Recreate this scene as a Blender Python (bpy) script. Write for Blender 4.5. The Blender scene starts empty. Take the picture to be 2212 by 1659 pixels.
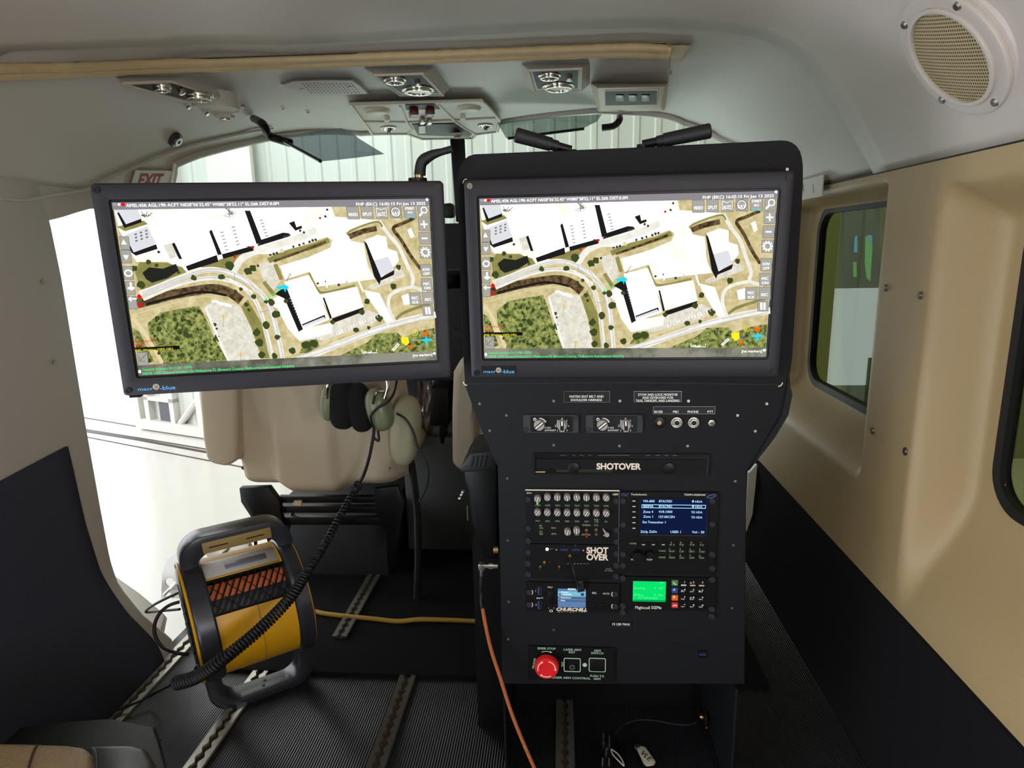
import bpy, bmesh, math, random
from mathutils import Vector, Matrix
random.seed(7)
SC = bpy.context.scene
COL = SC.collection
# ---------------------------------------------------------------- camera
F = 1400.0; CX, CY, H = 1106.0, 829.5, 0.95
def _basis():
    v = Vector((1210-CX, 530-CY, F)).normalized()
    up = Vector((0, -1, 0)); up = (up - up.dot(v)*v).normalized()
    X = up.cross(v)
    if X[0] < 0: X = -X
    r = math.radians(0.2)
    return X*math.cos(r)+up*math.sin(r), v, up*math.cos(r)-X*math.sin(r)
BX, BY, BZ = _basis()
EYE = Vector((0, 0, H))
def ray(px, py):
    d = Vector(((px-CX)/F, (py-CY)/F, 1.0))
    return Vector((BX.dot(d), BY.dot(d), BZ.dot(d)))
def at(px, py, X=None, Y=None, Z=None):
    d = ray(px, py)
    if X is not None: t = X/d[0]
    elif Y is not None: t = Y/d[1]
    else: t = (Z-H)/d[2]
    return EYE + d*t
cam_d = bpy.data.cameras.new('camera'); cam = bpy.data.objects.new('camera', cam_d); COL.objects.link(cam)
cam_d.sensor_width = 36; cam_d.lens = F/2212*36; cam_d.clip_start = 0.02; cam_d.clip_end = 200
R = Matrix(((BX[0], -BX[1], -BX[2]), (BY[0], -BY[1], -BY[2]), (BZ[0], -BZ[1], -BZ[2])))
cam.matrix_world = Matrix.Translation(EYE) @ R.to_4x4()
SC.camera = cam
# ---------------------------------------------------------------- materials
def lin(r, g, b):
    f = lambda c: (c/255)/12.92 if c/255 <= 0.04045 else (((c/255)+0.055)/1.055)**2.4
    return (f(r), f(g), f(b), 1)
def mat(name, col, rough=0.6, metal=0.0, bump=0.0, bscale=300.0, spec=0.5, var=0.0, vscale=8.0, emit=None, es=1.0, coat=0.0):
    m = bpy.data.materials.new(name); m.use_nodes = True
    nt = m.node_tree; p = nt.nodes['Principled BSDF']
    p.inputs['Base Color'].default_value = col
    p.inputs['Roughness'].default_value = rough; p.inputs['Metallic'].default_value = metal
    p.inputs['Specular IOR Level'].default_value = spec
    p.inputs['Coat Weight'].default_value = coat
    if var or bump:
        tc = nt.nodes.new('ShaderNodeTexCoord')
    if var:
        n = nt.nodes.new('ShaderNodeTexNoise'); n.inputs['Scale'].default_value = vscale; n.inputs['Detail'].default_value = 6
        nt.links.new(tc.outputs['Object'], n.inputs['Vector'])
        mx = nt.nodes.new('ShaderNodeMix'); mx.data_type = 'RGBA'
        mx.inputs[6].default_value = tuple(c*(1-var) for c in col[:3])+(1,); mx.inputs[7].default_value = tuple(min(1, c*(1+var)) for c in col[:3])+(1,)
        nt.links.new(n.outputs['Fac'], mx.inputs[0]); nt.links.new(mx.outputs[2], p.inputs['Base Color'])
    if bump:
        n = nt.nodes.new('ShaderNodeTexNoise'); n.inputs['Scale'].default_value = bscale; n.inputs['Detail'].default_value = 3
        nt.links.new(tc.outputs['Object'], n.inputs['Vector'])
        b = nt.nodes.new('ShaderNodeBump'); b.inputs['Strength'].default_value = bump; b.inputs['Distance'].default_value = 0.002
        nt.links.new(n.outputs['Fac'], b.inputs['Height']); nt.links.new(b.outputs['Normal'], p.inputs['Normal'])
    if emit:
        p.inputs['Emission Color'].default_value = emit; p.inputs['Emission Strength'].default_value = es
    return m
def emi(name, col, s=1.0, noise=None):
    """A lit screen colour; noise=(scale, other colour) gives a mottled lit colour."""
    m = bpy.data.materials.new(name); m.use_nodes = True; nt = m.node_tree; nt.nodes.clear()
    o = nt.nodes.new('ShaderNodeOutputMaterial'); e = nt.nodes.new('ShaderNodeEmission')
    e.inputs['Color'].default_value = col; e.inputs['Strength'].default_value = s
    nt.links.new(e.outputs[0], o.inputs[0])
    if noise:
        tc = nt.nodes.new('ShaderNodeTexCoord'); n = nt.nodes.new('ShaderNodeTexNoise')
        n.inputs['Scale'].default_value = noise[0]; n.inputs['Detail'].default_value = 5; n.inputs['Roughness'].default_value = .65
        rp = nt.nodes.new('ShaderNodeValToRGB'); rp.color_ramp.elements[0].position = noise[2] if len(noise) > 2 else .4
        rp.color_ramp.elements[1].position = noise[3] if len(noise) > 3 else .6
        rp.color_ramp.elements[0].color = noise[1]; rp.color_ramp.elements[1].color = col
        nt.links.new(tc.outputs['Object'], n.inputs['Vector']); nt.links.new(n.outputs['Fac'], rp.inputs[0]); nt.links.new(rp.outputs[0], e.inputs['Color'])
    return m
def glass(name, tint, refl=0.06, rough=0.02, gz=.3):
    m = bpy.data.materials.new(name); m.use_nodes = True; nt = m.node_tree; nt.nodes.clear()
    o = nt.nodes.new('ShaderNodeOutputMaterial'); t = nt.nodes.new('ShaderNodeBsdfTransparent'); t.inputs[0].default_value = tint
    g = nt.nodes.new('ShaderNodeBsdfGlossy'); g.inputs['Roughness'].default_value = rough
    fr = nt.nodes.new('ShaderNodeLayerWeight'); fr.inputs[0].default_value = 0.2
    mt = nt.nodes.new('ShaderNodeMath'); mt.operation = 'MULTIPLY'; mt.inputs[1].default_value = gz
    ad = nt.nodes.new('ShaderNodeMath'); ad.operation = 'ADD'; ad.inputs[1].default_value = refl
    mx = nt.nodes.new('ShaderNodeMixShader')
    nt.links.new(fr.outputs['Fresnel'], mt.inputs[0]); nt.links.new(mt.outputs[0], ad.inputs[0]); nt.links.new(ad.outputs[0], mx.inputs[0])
    nt.links.new(t.outputs[0], mx.inputs[1]); nt.links.new(g.outputs[0], mx.inputs[2]); nt.links.new(mx.outputs[0], o.inputs[0])
    return m
M = {}
M['liner'] = mat('beige_headliner', lin(188,178,166), .42, bump=.25, bscale=260, var=.05, vscale=3)
M['liner2'] = mat('beige_cockpit_liner', lin(192,187,176), .5, bump=.2, bscale=300)
M['panel'] = mat('beige_wall_panel', lin(168,144,102), .5, bump=.3, bscale=420, var=.05, vscale=2)
M['panelL'] = mat('grey_beige_post_panel', lin(182,176,166), .6, bump=.3, bscale=420)
M['trim'] = mat('pale_plastic_trim', lin(200,192,170), .45)
M['gold'] = mat('tan_leather_piping', lin(196,172,128), .45, bump=.5, bscale=500, var=.1, vscale=30)
M['carpet'] = mat('charcoal_carpet', lin(25,25,26), .95, bump=1.0, bscale=900, var=.45, vscale=500, spec=.1)
def rib_floor():
    m = mat('ribbed_black_floor', lin(30,31,34), .38, spec=.5)
    nt = m.node_tree; p = nt.nodes['Principled BSDF']; tc = nt.nodes.new('ShaderNodeTexCoord')
    mp = nt.nodes.new('ShaderNodeMapping'); mp.inputs['Rotation'].default_value = (0, 0, 0.0)
    w = nt.nodes.new('ShaderNodeTexWave'); w.bands_direction = 'X'; w.inputs['Scale'].default_value = 62; w.inputs['Distortion'].default_value = .0
    n = nt.nodes.new('ShaderNodeTexNoise'); n.inputs['Scale'].default_value = 7; n.inputs['Detail'].default_value = 4
    b = nt.nodes.new('ShaderNodeBump'); b.inputs['Strength'].default_value = .8; b.inputs['Distance'].default_value = .0012
    rr = nt.nodes.new('ShaderNodeMapRange'); rr.inputs['To Min'].default_value = .18; rr.inputs['To Max'].default_value = .45
    nt.links.new(tc.outputs['Object'], mp.inputs[0]); nt.links.new(mp.outputs[0], w.inputs[0]); nt.links.new(tc.outputs['Object'], n.inputs[0])
    nt.links.new(w.outputs['Fac'], b.inputs['Height']); nt.links.new(b.outputs[0], p.inputs['Normal']); nt.links.new(n.outputs[0], rr.inputs[0]); nt.links.new(rr.outputs[0], p.inputs['Roughness'])
    return m
M['floor'] = rib_floor()
M['black'] = mat('black_powder_coat', lin(17,18,20), .6, bump=.25, bscale=1600, spec=.22)
M['bezel'] = mat('black_anodised_bezel', lin(36,34,38), .45, bump=.15, bscale=900, spec=.3)
M['blackp'] = mat('black_plastic', lin(14,14,15), .4, spec=.3)
M['unit'] = mat('matt_black_unit_face', lin(11,11,12), .55, spec=.2)
M['rub'] = mat('black_rubber', lin(14,14,15), .55)
M['foam'] = mat('black_foam', lin(10,10,13), .95, bump=1, bscale=600)
M['seal'] = mat('black_window_seal', lin(10,10,10), .6)
M['chrome'] = mat('chrome', lin(225,222,215), .12, 1.0)
M['steel'] = mat('dull_steel', lin(170,165,155), .32, 1.0)
M['brass'] = mat('brass', lin(190,160,110), .3, 1.0)
M['alu'] = mat('worn_aluminium_track', lin(185,180,170), .4, .75, bump=.4, bscale=120, var=.25, vscale=30)
M['alu_shaded'] = mat('shaded_aluminium_track', lin(92,88,82), .6, .4, bump=.4, bscale=120, var=.3, vscale=30)  # darker copy of the track metal, weaker light put into its colour
M['carpetL'] = mat('lit_blue_grey_carpet', lin(66,69,80), .95, bump=1.0, bscale=900, var=.4, vscale=500, spec=.1)  # lighter copy of the carpet, left-side light put into its colour
M['dirt'] = mat('dirt_in_track', lin(60,48,34), .9, var=.4, vscale=60)
M['knob'] = mat('grey_knob', lin(150,144,138), .45)
M['kline'] = mat('cream_pointer_line', lin(235,228,210), .5)
M['white'] = mat('white_lettering', lin(245,240,226), .5)
M['cream'] = mat('cream_logo_lettering', lin(228,212,190), .5)
M['nvg'] = emi('backlit_green_white_lettering', lin(190,215,150), .42)
M['nvg2'] = emi('backlit_laser_lettering', lin(190,225,190), .6)
M['bluel'] = mat('blue_logo_lettering', lin(90,180,235), .5)
M['blued'] = mat('dark_blue_usb_tongue', lin(40,60,110), .4)
M['red'] = mat('red_plastic', lin(215,30,32), .4)
M['dred'] = mat('dark_red_switch_guard', lin(90,22,22), .4)
M['exitred'] = mat('red_exit_lettering', lin(150,30,45), .6)
M['paper'] = mat('placard_white', lin(205,200,190), .5)
M['yellow'] = mat('yellow_painted_steel', lin(220,160,22), .38, var=.05, vscale=20)
M['yellow2'] = mat('ochre_plastic', lin(150,125,70), .5)
M['ycord'] = mat('yellow_cord', lin(170,130,45), .5)
M['copper'] = mat('copper_braid_jacket', lin(190,105,55), .5, bump=1, bscale=900, var=.25, vscale=400)
M['olive'] = mat('sage_green_earcup', lin(128,134,100), .35)
M['leather'] = mat('tan_seat_leather', lin(140,116,84), .38, bump=.6, bscale=260, var=.08, vscale=12)
M['seat'] = mat('beige_seat_upholstery', lin(190,175,148), .7, bump=.3, bscale=350)
M['seatg'] = mat('greenish_beige_armrest', lin(176,170,140), .7, bump=.3, bscale=350)
M['shaft'] = mat('graphite_plastic', lin(44,45,51), .3)
M['orange'] = mat('orange_reflector', lin(235,125,75), .4, .2)
M['visor'] = glass('smoked_visor', lin(186,193,198), .05)
M['visor2'] = glass('pale_visor', lin(195,205,200), .05)
M['pane'] = glass('green_tinted_pane', lin(205,212,185), .01, .02, .05)
M['clear'] = glass('clear_windshield', lin(228,238,235), .02, .02, .1)
M['dimd'] = mat('very_dark_grey_paint', lin(21,22,25), .7)
M['lens'] = mat('dark_lens', lin(12,12,14), .3, spec=.4)
M['floorw'] = mat('glossy_white_hangar_floor', lin(205,202,196), .22, var=.04, vscale=2)
M['hangar'] = mat('white_painted_steel_frame', lin(215,212,205), .5)
M['hgreen'] = mat('dim_green_hangar_lining', lin(118,120,84), .8)
M['dim'] = mat('dark_grey_floor_box', lin(40,40,42), .7, bump=.4, bscale=300)
# ---------------------------------------------------------------- mesh building
class Fr:
    """A flat face in the place: origin O, unit right U, unit up V, normal N towards the viewer."""
    def __init__(s, O, U, V):
        s.O = Vector(O); s.U = Vector(U).normalized(); s.V = Vector(V); s.V = (s.V - s.V.dot(s.U)*s.U).normalized()
        s.N = s.U.cross(s.V)
    def p(s, a, b, o=0): return s.O + s.U*a + s.V*b + s.N*o
    def q(s, px, py, o=0):
        d = ray(px, py); O = s.O + s.N*o
        t = (O-EYE).dot(s.N)/d.dot(s.N); w = EYE + d*t - O
        return (w.dot(s.U), w.dot(s.V))
    def mpp(s, px, py):
        a = s.q(px, py); b = s.q(px, py+10); return math.hypot(a[0]-b[0], a[1]-b[1])/10
    def qs(s, pts): return [s.q(*p) for p in pts]
_txt = {}
def text_geo(t, bold=0.0, font_shear=0.0):
    k = (t, bold, font_shear)
    if k in _txt: return _txt[k]
    c = bpy.data.curves.new('t', 'FONT'); c.body = t; c.size = 1.0; c.resolution_u = 2 if bold < .02 else 6; c.offset = bold; c.shear = font_shear; c.fill_mode = 'FRONT'
    c.space_line = .95
    o = bpy.data.objects.new('t', c); me = bpy.data.meshes.new_from_object(o)
    vs = [v.co.copy() for v in me.vertices]; fs = [tuple(p.vertices) for p in me.polygons]
    bpy.data.objects.remove(o); bpy.data.curves.remove(c); bpy.data.meshes.remove(me)
    x0 = min((v.x for v in vs), default=0); x1 = max((v.x for v in vs), default=0); y0 = min((v.y for v in vs), default=0); y1 = max((v.y for v in vs), default=0)
    _txt[k] = (vs, fs, x0, x1, y0, y1); return _txt[k]
def rootloc(o):
    while o.parent: o = o.parent
    return Vector(o.location)
class MB:
    def __init__(s): s.v = []; s.f = []; s.m = []; s.mats = []; s.cur = 0
    def use(s, m):
        if isinstance(m, str): m = M[m]
        if m not in s.mats: s.mats.append(m)
        s.cur = s.mats.index(m); return s
    def add(s, vs, fs):
        n = len(s.v); s.v += [Vector(v) for v in vs]
        for f in fs: s.f.append(tuple(i+n for i in f)); s.m.append(s.cur)
        return s
    def poly3(s, pts): return s.add(pts, [tuple(range(len(pts)))])
    def prism(s, bot, top):
        n = len(bot); return s.add(list(bot)+list(top), [tuple(range(n-1, -1, -1)), tuple(range(n, 2*n))]+[(i, (i+1) % n, n+(i+1) % n, n+i) for i in range(n)])
    def pf(s, fr, poly, o0, o1): # prism on a face
        a = sum(poly[i][0]*poly[(i+1) % len(poly)][1]-poly[(i+1) % len(poly)][0]*poly[i][1] for i in range(len(poly)))
        if a < 0: poly = poly[::-1]
        return s.prism([fr.p(a, b, o0) for a, b in poly], [fr.p(a, b, o1) for a, b in poly])
    def flat(s, fr, poly, o):
        a = sum(poly[i][0]*poly[(i+1) % len(poly)][1]-poly[(i+1) % len(poly)][0]*poly[i][1] for i in range(len(poly)))
        if a < 0: poly = poly[::-1]
        return s.poly3([fr.p(a, b, o) for a, b in poly])
    def bf(s, fr, a0, a1, b0, b1, o0, o1): return s.pf(fr, [(a0, b0), (a1, b0), (a1, b1), (a0, b1)], o0, o1)
    def rbf(s, fr, a0, a1, b0, b1, o0, o1, r, n=5): return s.pf(fr, rrect(a0, a1, b0, b1, r, n), o0, o1)
    def cf(s, fr, a, b, r, o0, o1, n=24, r2=None):
        r2 = r if r2 is None else r2
        c = lambda rr: [(a+rr*math.cos(2*math.pi*i/n), b+rr*math.sin(2*math.pi*i/n)) for i in range(n)]
        return s.prism([fr.p(x, y, o0) for x, y in c(r)], [fr.p(x, y, o1) for x, y in c(r2)])
    def ring(s, fr, a, b, r0, r1, o0, o1, n=28, hexa=False):
        P = []
        for o, r in ((o0, r1), (o1, r1), (o1, r0), (o0, r0)):
            P += [fr.p(a+r*math.cos(2*math.pi*i/n), b+r*math.sin(2*math.pi*i/n), o) for i in range(n)]
        fs = []
        for k in range(4):
            for i in range(n):
                j = (i+1) % n; K = (k+1) % 4; fs.append((k*n+i, k*n+j, K*n+j, K*n+i))
        return s.add(P, fs)
    def framef(s, fr, out, inn, o0, o1): # ring between two same-length outlines
        n = len(out); P = [fr.p(*q, o0) for q in out]+[fr.p(*q, o1) for q in out]+[fr.p(*q, o1) for q in inn]+[fr.p(*q, o0) for q in inn]
        return s.add(P, [(k*n+i, k*n+(i+1) % n, ((k+1) % 4)*n+(i+1) % n, ((k+1) % 4)*n+i) for k in range(4) for i in range(n)])
    def txt(s, fr, t, a, b, cap, o, ang=0.0, align='C', bold=0.0, w=None, shear=0.0):
        if 0 < bold <= .03:
            for sh in (-.011, .011): s.txt(fr, t, a+sh*cap/.69*math.cos(ang), b+sh*cap/.69*math.sin(ang), cap, o+(0 if sh < 0 else 2e-6), ang, align, 0, w, shear)
            return s
        vs, fs, x0, x1, y0, y1 = text_geo(t, bold, shear); k = cap/.69
        kx = k if w is None else w/max(1e-6, x1-x0)
        cx = {'C': (x0+x1)/2, 'L': x0, 'R': x1}[align]; cy = (y0+y1)/2 if '\n' in t else .345
        ca, sa = math.cos(ang), math.sin(ang)
        P = []
        for v in vs:
            x = (v.x-cx)*kx; y = (v.y-cy)*k; P.append(fr.p(a+x*ca-y*sa, b+x*sa+y*ca, o))
        return s.add(P, fs)
    def tp(s, fr, t, px, py, hpx, o, wpx=None, **kw): # text at a point seen in the photo
        a, b = fr.q(px, py, o); m = fr.mpp(px, py)
        return s.txt(fr, t, a, b, hpx*m, o, w=None if wpx is None else wpx*m, **kw)
    def stroke(s, fr, pts, w, o):
        n = len(pts); L = []; Rr = []
        for i in range(n):
            p0 = pts[max(0, i-1)]; p1 = pts[min(n-1, i+1)]; dx, dy = p1[0]-p0[0], p1[1]-p0[1]; l = math.hypot(dx, dy) or 1
            nx, ny = -dy/l*w/2, dx/l*w/2; L.append((pts[i][0]+nx, pts[i][1]+ny)); Rr.append((pts[i][0]-nx, pts[i][1]-ny))
        P = [fr.p(*q, o) for q in L]+[fr.p(*q, o) for q in Rr]
        return s.add(P, [(n+i, n+i+1, i+1, i) for i in range(n-1)])
    def tube(s, pts, r, n=10, closed=False, caps=True):
        pts = [Vector(p) for p in pts]; N = len(pts); rs = r if isinstance(r, (list, tuple)) else [r]*N
        T = []
        for i in range(N):
            a = pts[(i-1) % N] if closed else pts[max(0, i-1)]; b = pts[(i+1) % N] if closed else pts[min(N-1, i+1)]
            T.append((b-a).normalized())
        up = Vector((0, 0, 1)) if abs(T[0].z) < .9 else Vector((1, 0, 0)); nv = (up-up.dot(T[0])*T[0]).normalized(); P = []
        for i in range(N):
            nv = (nv-nv.dot(T[i])*T[i]).normalized(); bv = T[i].cross(nv)
            P += [pts[i]+(nv*math.cos(2*math.pi*k/n)+bv*math.sin(2*math.pi*k/n))*rs[i] for k in range(n)]
        fs = []
        for i in range(N if closed else N-1):
            j = (i+1) % N
            for k in range(n): fs.append((i*n+k, i*n+(k+1) % n, j*n+(k+1) % n, j*n+k))
        if not closed and caps: fs += [tuple(range(n-1, -1, -1)), tuple(range((N-1)*n, N*n))]
        return s.add(P, fs)
    def grid(s, rows, closed_u=False):
        n = len(rows[0]); P = [p for r in rows for p in r]; fs = []
        for i in range(len(rows)-1):
            for k in range(n if closed_u else n-1): fs.append((i*n+k, i*n+(k+1) % n, (i+1)*n+(k+1) % n, (i+1)*n+k))
        return s.add(P, fs)
    def box(s, c, size, rz=0, rx=0, ry=0):
        Rm = Matrix.Rotation(rz, 3, 'Z') @ Matrix.Rotation(rx, 3, 'X') @ Matrix.Rotation(ry, 3, 'Y'); c = Vector(c)
        P = [c+Rm @ Vector((x*size[0]/2, y*size[1]/2, z*size[2]/2)) for z in (-1, 1) for x, y in ((-1, -1), (1, -1), (1, 1), (-1, 1))]
        return s.add(P, [(3, 2, 1, 0), (4, 5, 6, 7), (0, 1, 5, 4), (1, 2, 6, 5), (2, 3, 7, 6), (3, 0, 4, 7)])
    def build(s, name, m=None, parent=None, bevel=0, seg=2, smooth=True, label=None, ang=35, thick=0, sub=0, base=None, lim=None):
        me = bpy.data.meshes.new(name)
        if parent is not None: loc = rootloc(parent)
        elif base is not None: loc = Vector(base)
        else:
            zs = min(v.z for v in s.v); loc = Vector((sum(v.x for v in s.v)/len(s.v), sum(v.y for v in s.v)/len(s.v), zs))
        me.from_pydata([v-loc for v in s.v], [], s.f)
        if m is not None:
            me.materials.append(M[m] if isinstance(m, str) else m)
        else:
            for q in s.mats: me.materials.append(q)
            for p, k in zip(me.polygons, s.m): p.material_index = k
        bm = bmesh.new(); bm.from_mesh(me)
        if len(bm.verts) < 60000 and (bevel or thick): bmesh.ops.remove_doubles(bm, verts=bm.verts, dist=1e-6)
        bmesh.ops.recalc_face_normals(bm, faces=bm.faces) if (bevel or name.startswith('_')) else None
        if bevel:
            es = [e for e in bm.edges if len(e.link_faces) == 2 and e.calc_face_angle(0) > math.radians(lim or 25)]
            bmesh.ops.bevel(bm, geom=es, offset=bevel, segments=seg, profile=.5, affect='EDGES', clamp_overlap=True)
        for f in bm.faces: f.smooth = smooth
        if smooth:
            for e in bm.edges:
                if len(e.link_faces) == 2 and e.calc_face_angle(0) > math.radians(ang): e.smooth = False
        bm.to_mesh(me); bm.free()
        o = bpy.data.objects.new(name, me); COL.objects.link(o)
        if parent is not None: o.parent = parent
        else: o.location = loc
        if thick:
            md = o.modifiers.new('thickness', 'SOLIDIFY'); md.thickness = thick; md.offset = 0
        if sub:
            md = o.modifiers.new('subdivision', 'SUBSURF'); md.levels = sub; md.render_levels = sub
        if label: o['label'] = label
        return o
def rrect(a0, a1, b0, b1, r, n=5):
    out = []
    for cx, cy, t0 in ((a1-r, b0+r, -90), (a1-r, b1-r, 0), (a0+r, b1-r, 90), (a0+r, b0+r, 180)):
        for i in range(n+1):
            t = math.radians(t0+90*i/n); out.append((cx+r*math.cos(t), cy+r*math.sin(t)))
    return out
def spl(pts, k=8, closed=False):
    pts = [Vector(p) for p in pts]; N = len(pts); out = []
    for i in range(N if closed else N-1):
        g = lambda j: pts[j % N] if closed else pts[max(0, min(N-1, j))]
        p0, p1, p2, p3 = g(i-1), g(i), g(i+1), g(i+2)
        for j in range(k):
            t = j/k; out.append(.5*((2*p1)+(p2-p0)*t+(2*p0-5*p1+4*p2-p3)*t*t+(3*p1-p0-3*p2+p3)*t**3))
    if not closed: out.append(pts[-1])
    return out
def thing(name, loc, label, cat, group=None):
    o = bpy.data.objects.new(name, None); COL.objects.link(o); o.location = loc; o.empty_display_size = .02
    o['label'] = label; o['category'] = cat
    if group: o['group'] = group
    return o
def tag(o, label, cat, group=None):
    o['label'] = label; o['category'] = cat
    if group: o['group'] = group
    return o
def struct(o, label=None):
    o['kind'] = 'structure'
    if label: o['label'] = label
    return o
def sst(x): x = max(0.0, min(1.0, x)); return x*x*(3-2*x)
def interp(x, xs, ys):
    if x <= xs[0]: return ys[0]
    for i in range(len(xs)-1):
        if x <= xs[i+1]: return ys[i]+(ys[i+1]-ys[i])*(x-xs[i])/(xs[i+1]-xs[i])
    return ys[-1]
# ================================================================ cabin shell
XC, W0, SEAM = -0.19, 0.81, 1.078
PR = [(0, .297), (.1, .296), (.2, .293), (.33, .287), (.46, .278), (.535, .268), (.59, .250), (.645, .218), (.69, .180), (.722, .145), (.75, .105), (.785, .045), (.81, 0)]
def _prof():
    pts = spl([(x/.81, z, 0) for x, z in PR], 6); L = [0]
    for i in range(1, len(pts)): L.append(L[-1]+math.hypot((pts[i].x-pts[i-1].x)*.81, pts[i].y-pts[i-1].y))
    return [(l/L[-1], p.x, p.y) for l, p in zip(L, pts)]
PT = _prof()
def prof(s):
    a = abs(s); x = interp(a, [p[0] for p in PT], [p[1] for p in PT]); z = interp(a, [p[0] for p in PT], [p[2] for p in PT])
    return (x if s >= 0 else -x), z
def Wd(Y): return W0-.15*sst((Y-1.95)/.8)
def Kz(Y): return 1-.06*sst((Y-1.6)/.9)
def shell(s, Y, off=0.0):
    x, z = prof(s); return Vector((XC+x*(Wd(Y)+off), Y, SEAM+z*Kz(Y)+off*(1 if abs(s) < .75 else .5)))
def zin(x, Y): # ceiling height over x
    n = abs((x-XC)/Wd(Y))
    if n >= 1: return -9
    return SEAM+Kz(Y)*interp(n, [p[1] for p in PT], [p[2] for p in PT])
def onshell(px, py, off=0.0):
    d = ray(px, py).normalized(); lo, t = 0.0, 0.02
    while t < 6:
        p = EYE+d*t
        if p.z > zin(p.x, p.y)-off if p.z > SEAM-.02 else abs(p.x-XC) > Wd(p.y)-off: break
        lo = t; t += .02
    hi = t
    for _ in range(30):
        mid = (lo+hi)/2; p = EYE+d*mid
        bad = (p.z > zin(p.x, p.y)-off) if p.z > SEAM-.02 else abs(p.x-XC) > Wd(p.y)-off
        if bad: hi = mid
        else: lo = mid
    p = EYE+d*lo
    # section parameter
    best = min(PT, key=lambda q: (q[1]*Wd(p.y)-abs(p.x-XC))**2+(SEAM+q[2]*Kz(p.y)-p.z)**2)
    return p, (best[0] if p.x >= XC else -best[0])
def curve_sY(pix):
    L = sorted((onshell(*q)[1], onshell(*q)[0].y) for q in pix); return [a for a, b in L], [b for a, b in L]
EDGE = [(0, 108), (180, 106), (362, 103), (600, 96), (800, 87), (950, 78), (1100, 70), (1250, 61), (1400, 58), (1500, 61), (1580, 70), (1650, 86), (1710, 115), (1760, 165), (1795, 210), (1820, 250), (1850, 304), (1881, 358)]
es, ey = curve_sY(EDGE)
edgeY = lambda s: interp(s, es, ey)
WSP = [(376, 385), (378, 360), (420, 340), (480, 322), (545, 306), (600, 297), (690, 287), (780, 289), (1000, 289), (1090, 262), (1200, 248), (1290, 240), (1400, 246), (1480, 268), (1560, 305), (1640, 350)]
ws, wy = curve_sY(WSP)
def wsY(s):
    v = interp(s, ws, wy)
    return v
NS = 96
S = [-1+2*i/NS for i in range(NS+1)]
mb = MB(); NV = 34
for j in range(NV+1): mb.v += [shell(s, -1.0+(edgeY(s)+1.0)*(j/NV)) for s in S]
for j in range(NV):
    for i in range(NS): a = j*(NS+1)+i; mb.f.append((a, a+NS+1, a+NS+2, a+1)); mb.m.append(0)
ceil = struct(mb.build('ceiling', 'liner', base=(0, 0, 1.3), thick=.004, ang=60), 'grey-beige padded cabin headliner curving overhead')
# thin pale welt along the headliner's front edge
c1 = MB(); c1.tube([shell(s, edgeY(s)-.001, .000) for s in S if s > -.95], .0018, 6)
c1.build('edge_welt', 'trim', ceil)
# cockpit headliner
mb = MB(); NV = 30
def cockY(s, t): return (edgeY(s)-.02)+(wsY(s)-edgeY(s)+.02)*t
for j in range(NV+1): mb.v += [shell(s, cockY(s, j/NV), .007) for s in S]
for j in range(NV):
    for i in range(NS): a = j*(NS+1)+i; mb.f.append((a, a+NS+1, a+NS+2, a+1)); mb.m.append(0)
cock = struct(mb.build('ceiling_cockpit', 'liner2', base=(0, 1.6, 1.3), thick=.006, ang=60), 'pale cockpit headliner between the cabin edge and the windshield')
# moulded lip round the windshield and the crease line above the exit placard
c1 = MB(); c1.tube([shell(s, wsY(s)-.004, .000) for s in S if -.97 < s < .97], .009, 8); c1.build('windshield_lip', 'liner2', cock)
LP = [(0, 430), (60, 432), (110, 422), (190, 408), (250, 380), (330, 345), (400, 318), (470, 300), (540, 285), (590, 278)]
c1 = MB(); c1.tube(spl([onshell(*q)[0] for q in LP], 6), .0035, 6); c1.build('headliner_seam', 'liner2', cock)
# rear closure of the cabin
# ---------------------------------------------------------------- left wall: cargo door gap behind the camera, post panel, crew door header
XL = -1.0
PANEL = [(1.235, 1.078), (1.250, 1.02), (1.257, .9), (1.258, .6), (1.262, .4), (1.268, .22), (1.30, .12), (1.36, .02)]
def xl(z): return XL + .055*sst((.30-z)/.30)
mb = MB(); rows = []
zs = [0+1.105*i/44 for i in range(45)]
def pedge(z): return interp(z, [p[1] for p in PANEL][::-1], [p[0] for p in PANEL][::-1])
for z in zs:
    e = pedge(z); row = [Vector((xl(z)-.05, e+.005, z)), Vector((xl(z)-.02, e+.004, z)), Vector((xl(z)-.006, e, z)), Vector((xl(z), e-.008, z))]
    for k in range(1, 13): row.append(Vector((xl(z), e-.008-k*(e-.42)/12, z)))
    rows.append(row)
mb.grid(rows)
wl = struct(mb.build('wall_left', 'panelL', base=(-1, .5, 0), thick=0, ang=50), 'grey-beige door post panel on the left side')
# carpeted lower side (an upholstered panel on the post)
cp = [(-.2, .548), (1.0, .556), (1.185, .566), (1.189, .526), (1.196, .40), (1.215, .28), (1.245, .16), (1.29, .06), (1.30, .0), (-.2, .0)]
top = lambda Y: interp(Y, [.42, 1.0, 1.185], [.50, .556, .572])
mb = MB(); rows = []
for i in range(31):
    z = i/30
    row = []
    for k in range(21):
        u = k/20
        zz = z; ed = interp(zz*.57, [0, .06, .16, .28, .40, .57], [1.30, 1.288, 1.245, 1.215, 1.196, 1.184])
        Y = .42+(ed-.42)*u; zc = zz*top(Y); row.append(Vector((xl(zc)+.006, Y, zc)))
    rows.append(row)
mb.grid(rows)
mb.build('carpet_panel', 'carpetL', wl, thick=.006, label='charcoal carpeted lower side panel')
mb = MB()
for (px, py) in ((92, 608), (117, 782), (157, 1018), (192, 1192), (245, 1380)):
    p = at(px, py, X=XL+.004); fr = Fr((XL+.004, p.y, p.z), (0, 1, 0), (0, 0, 1)); mb.cf(fr, 0, 0, .005, 0, .002, 14)
mb.build('screw', 'steel', wl)
hd = MB(); rows = []
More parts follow.
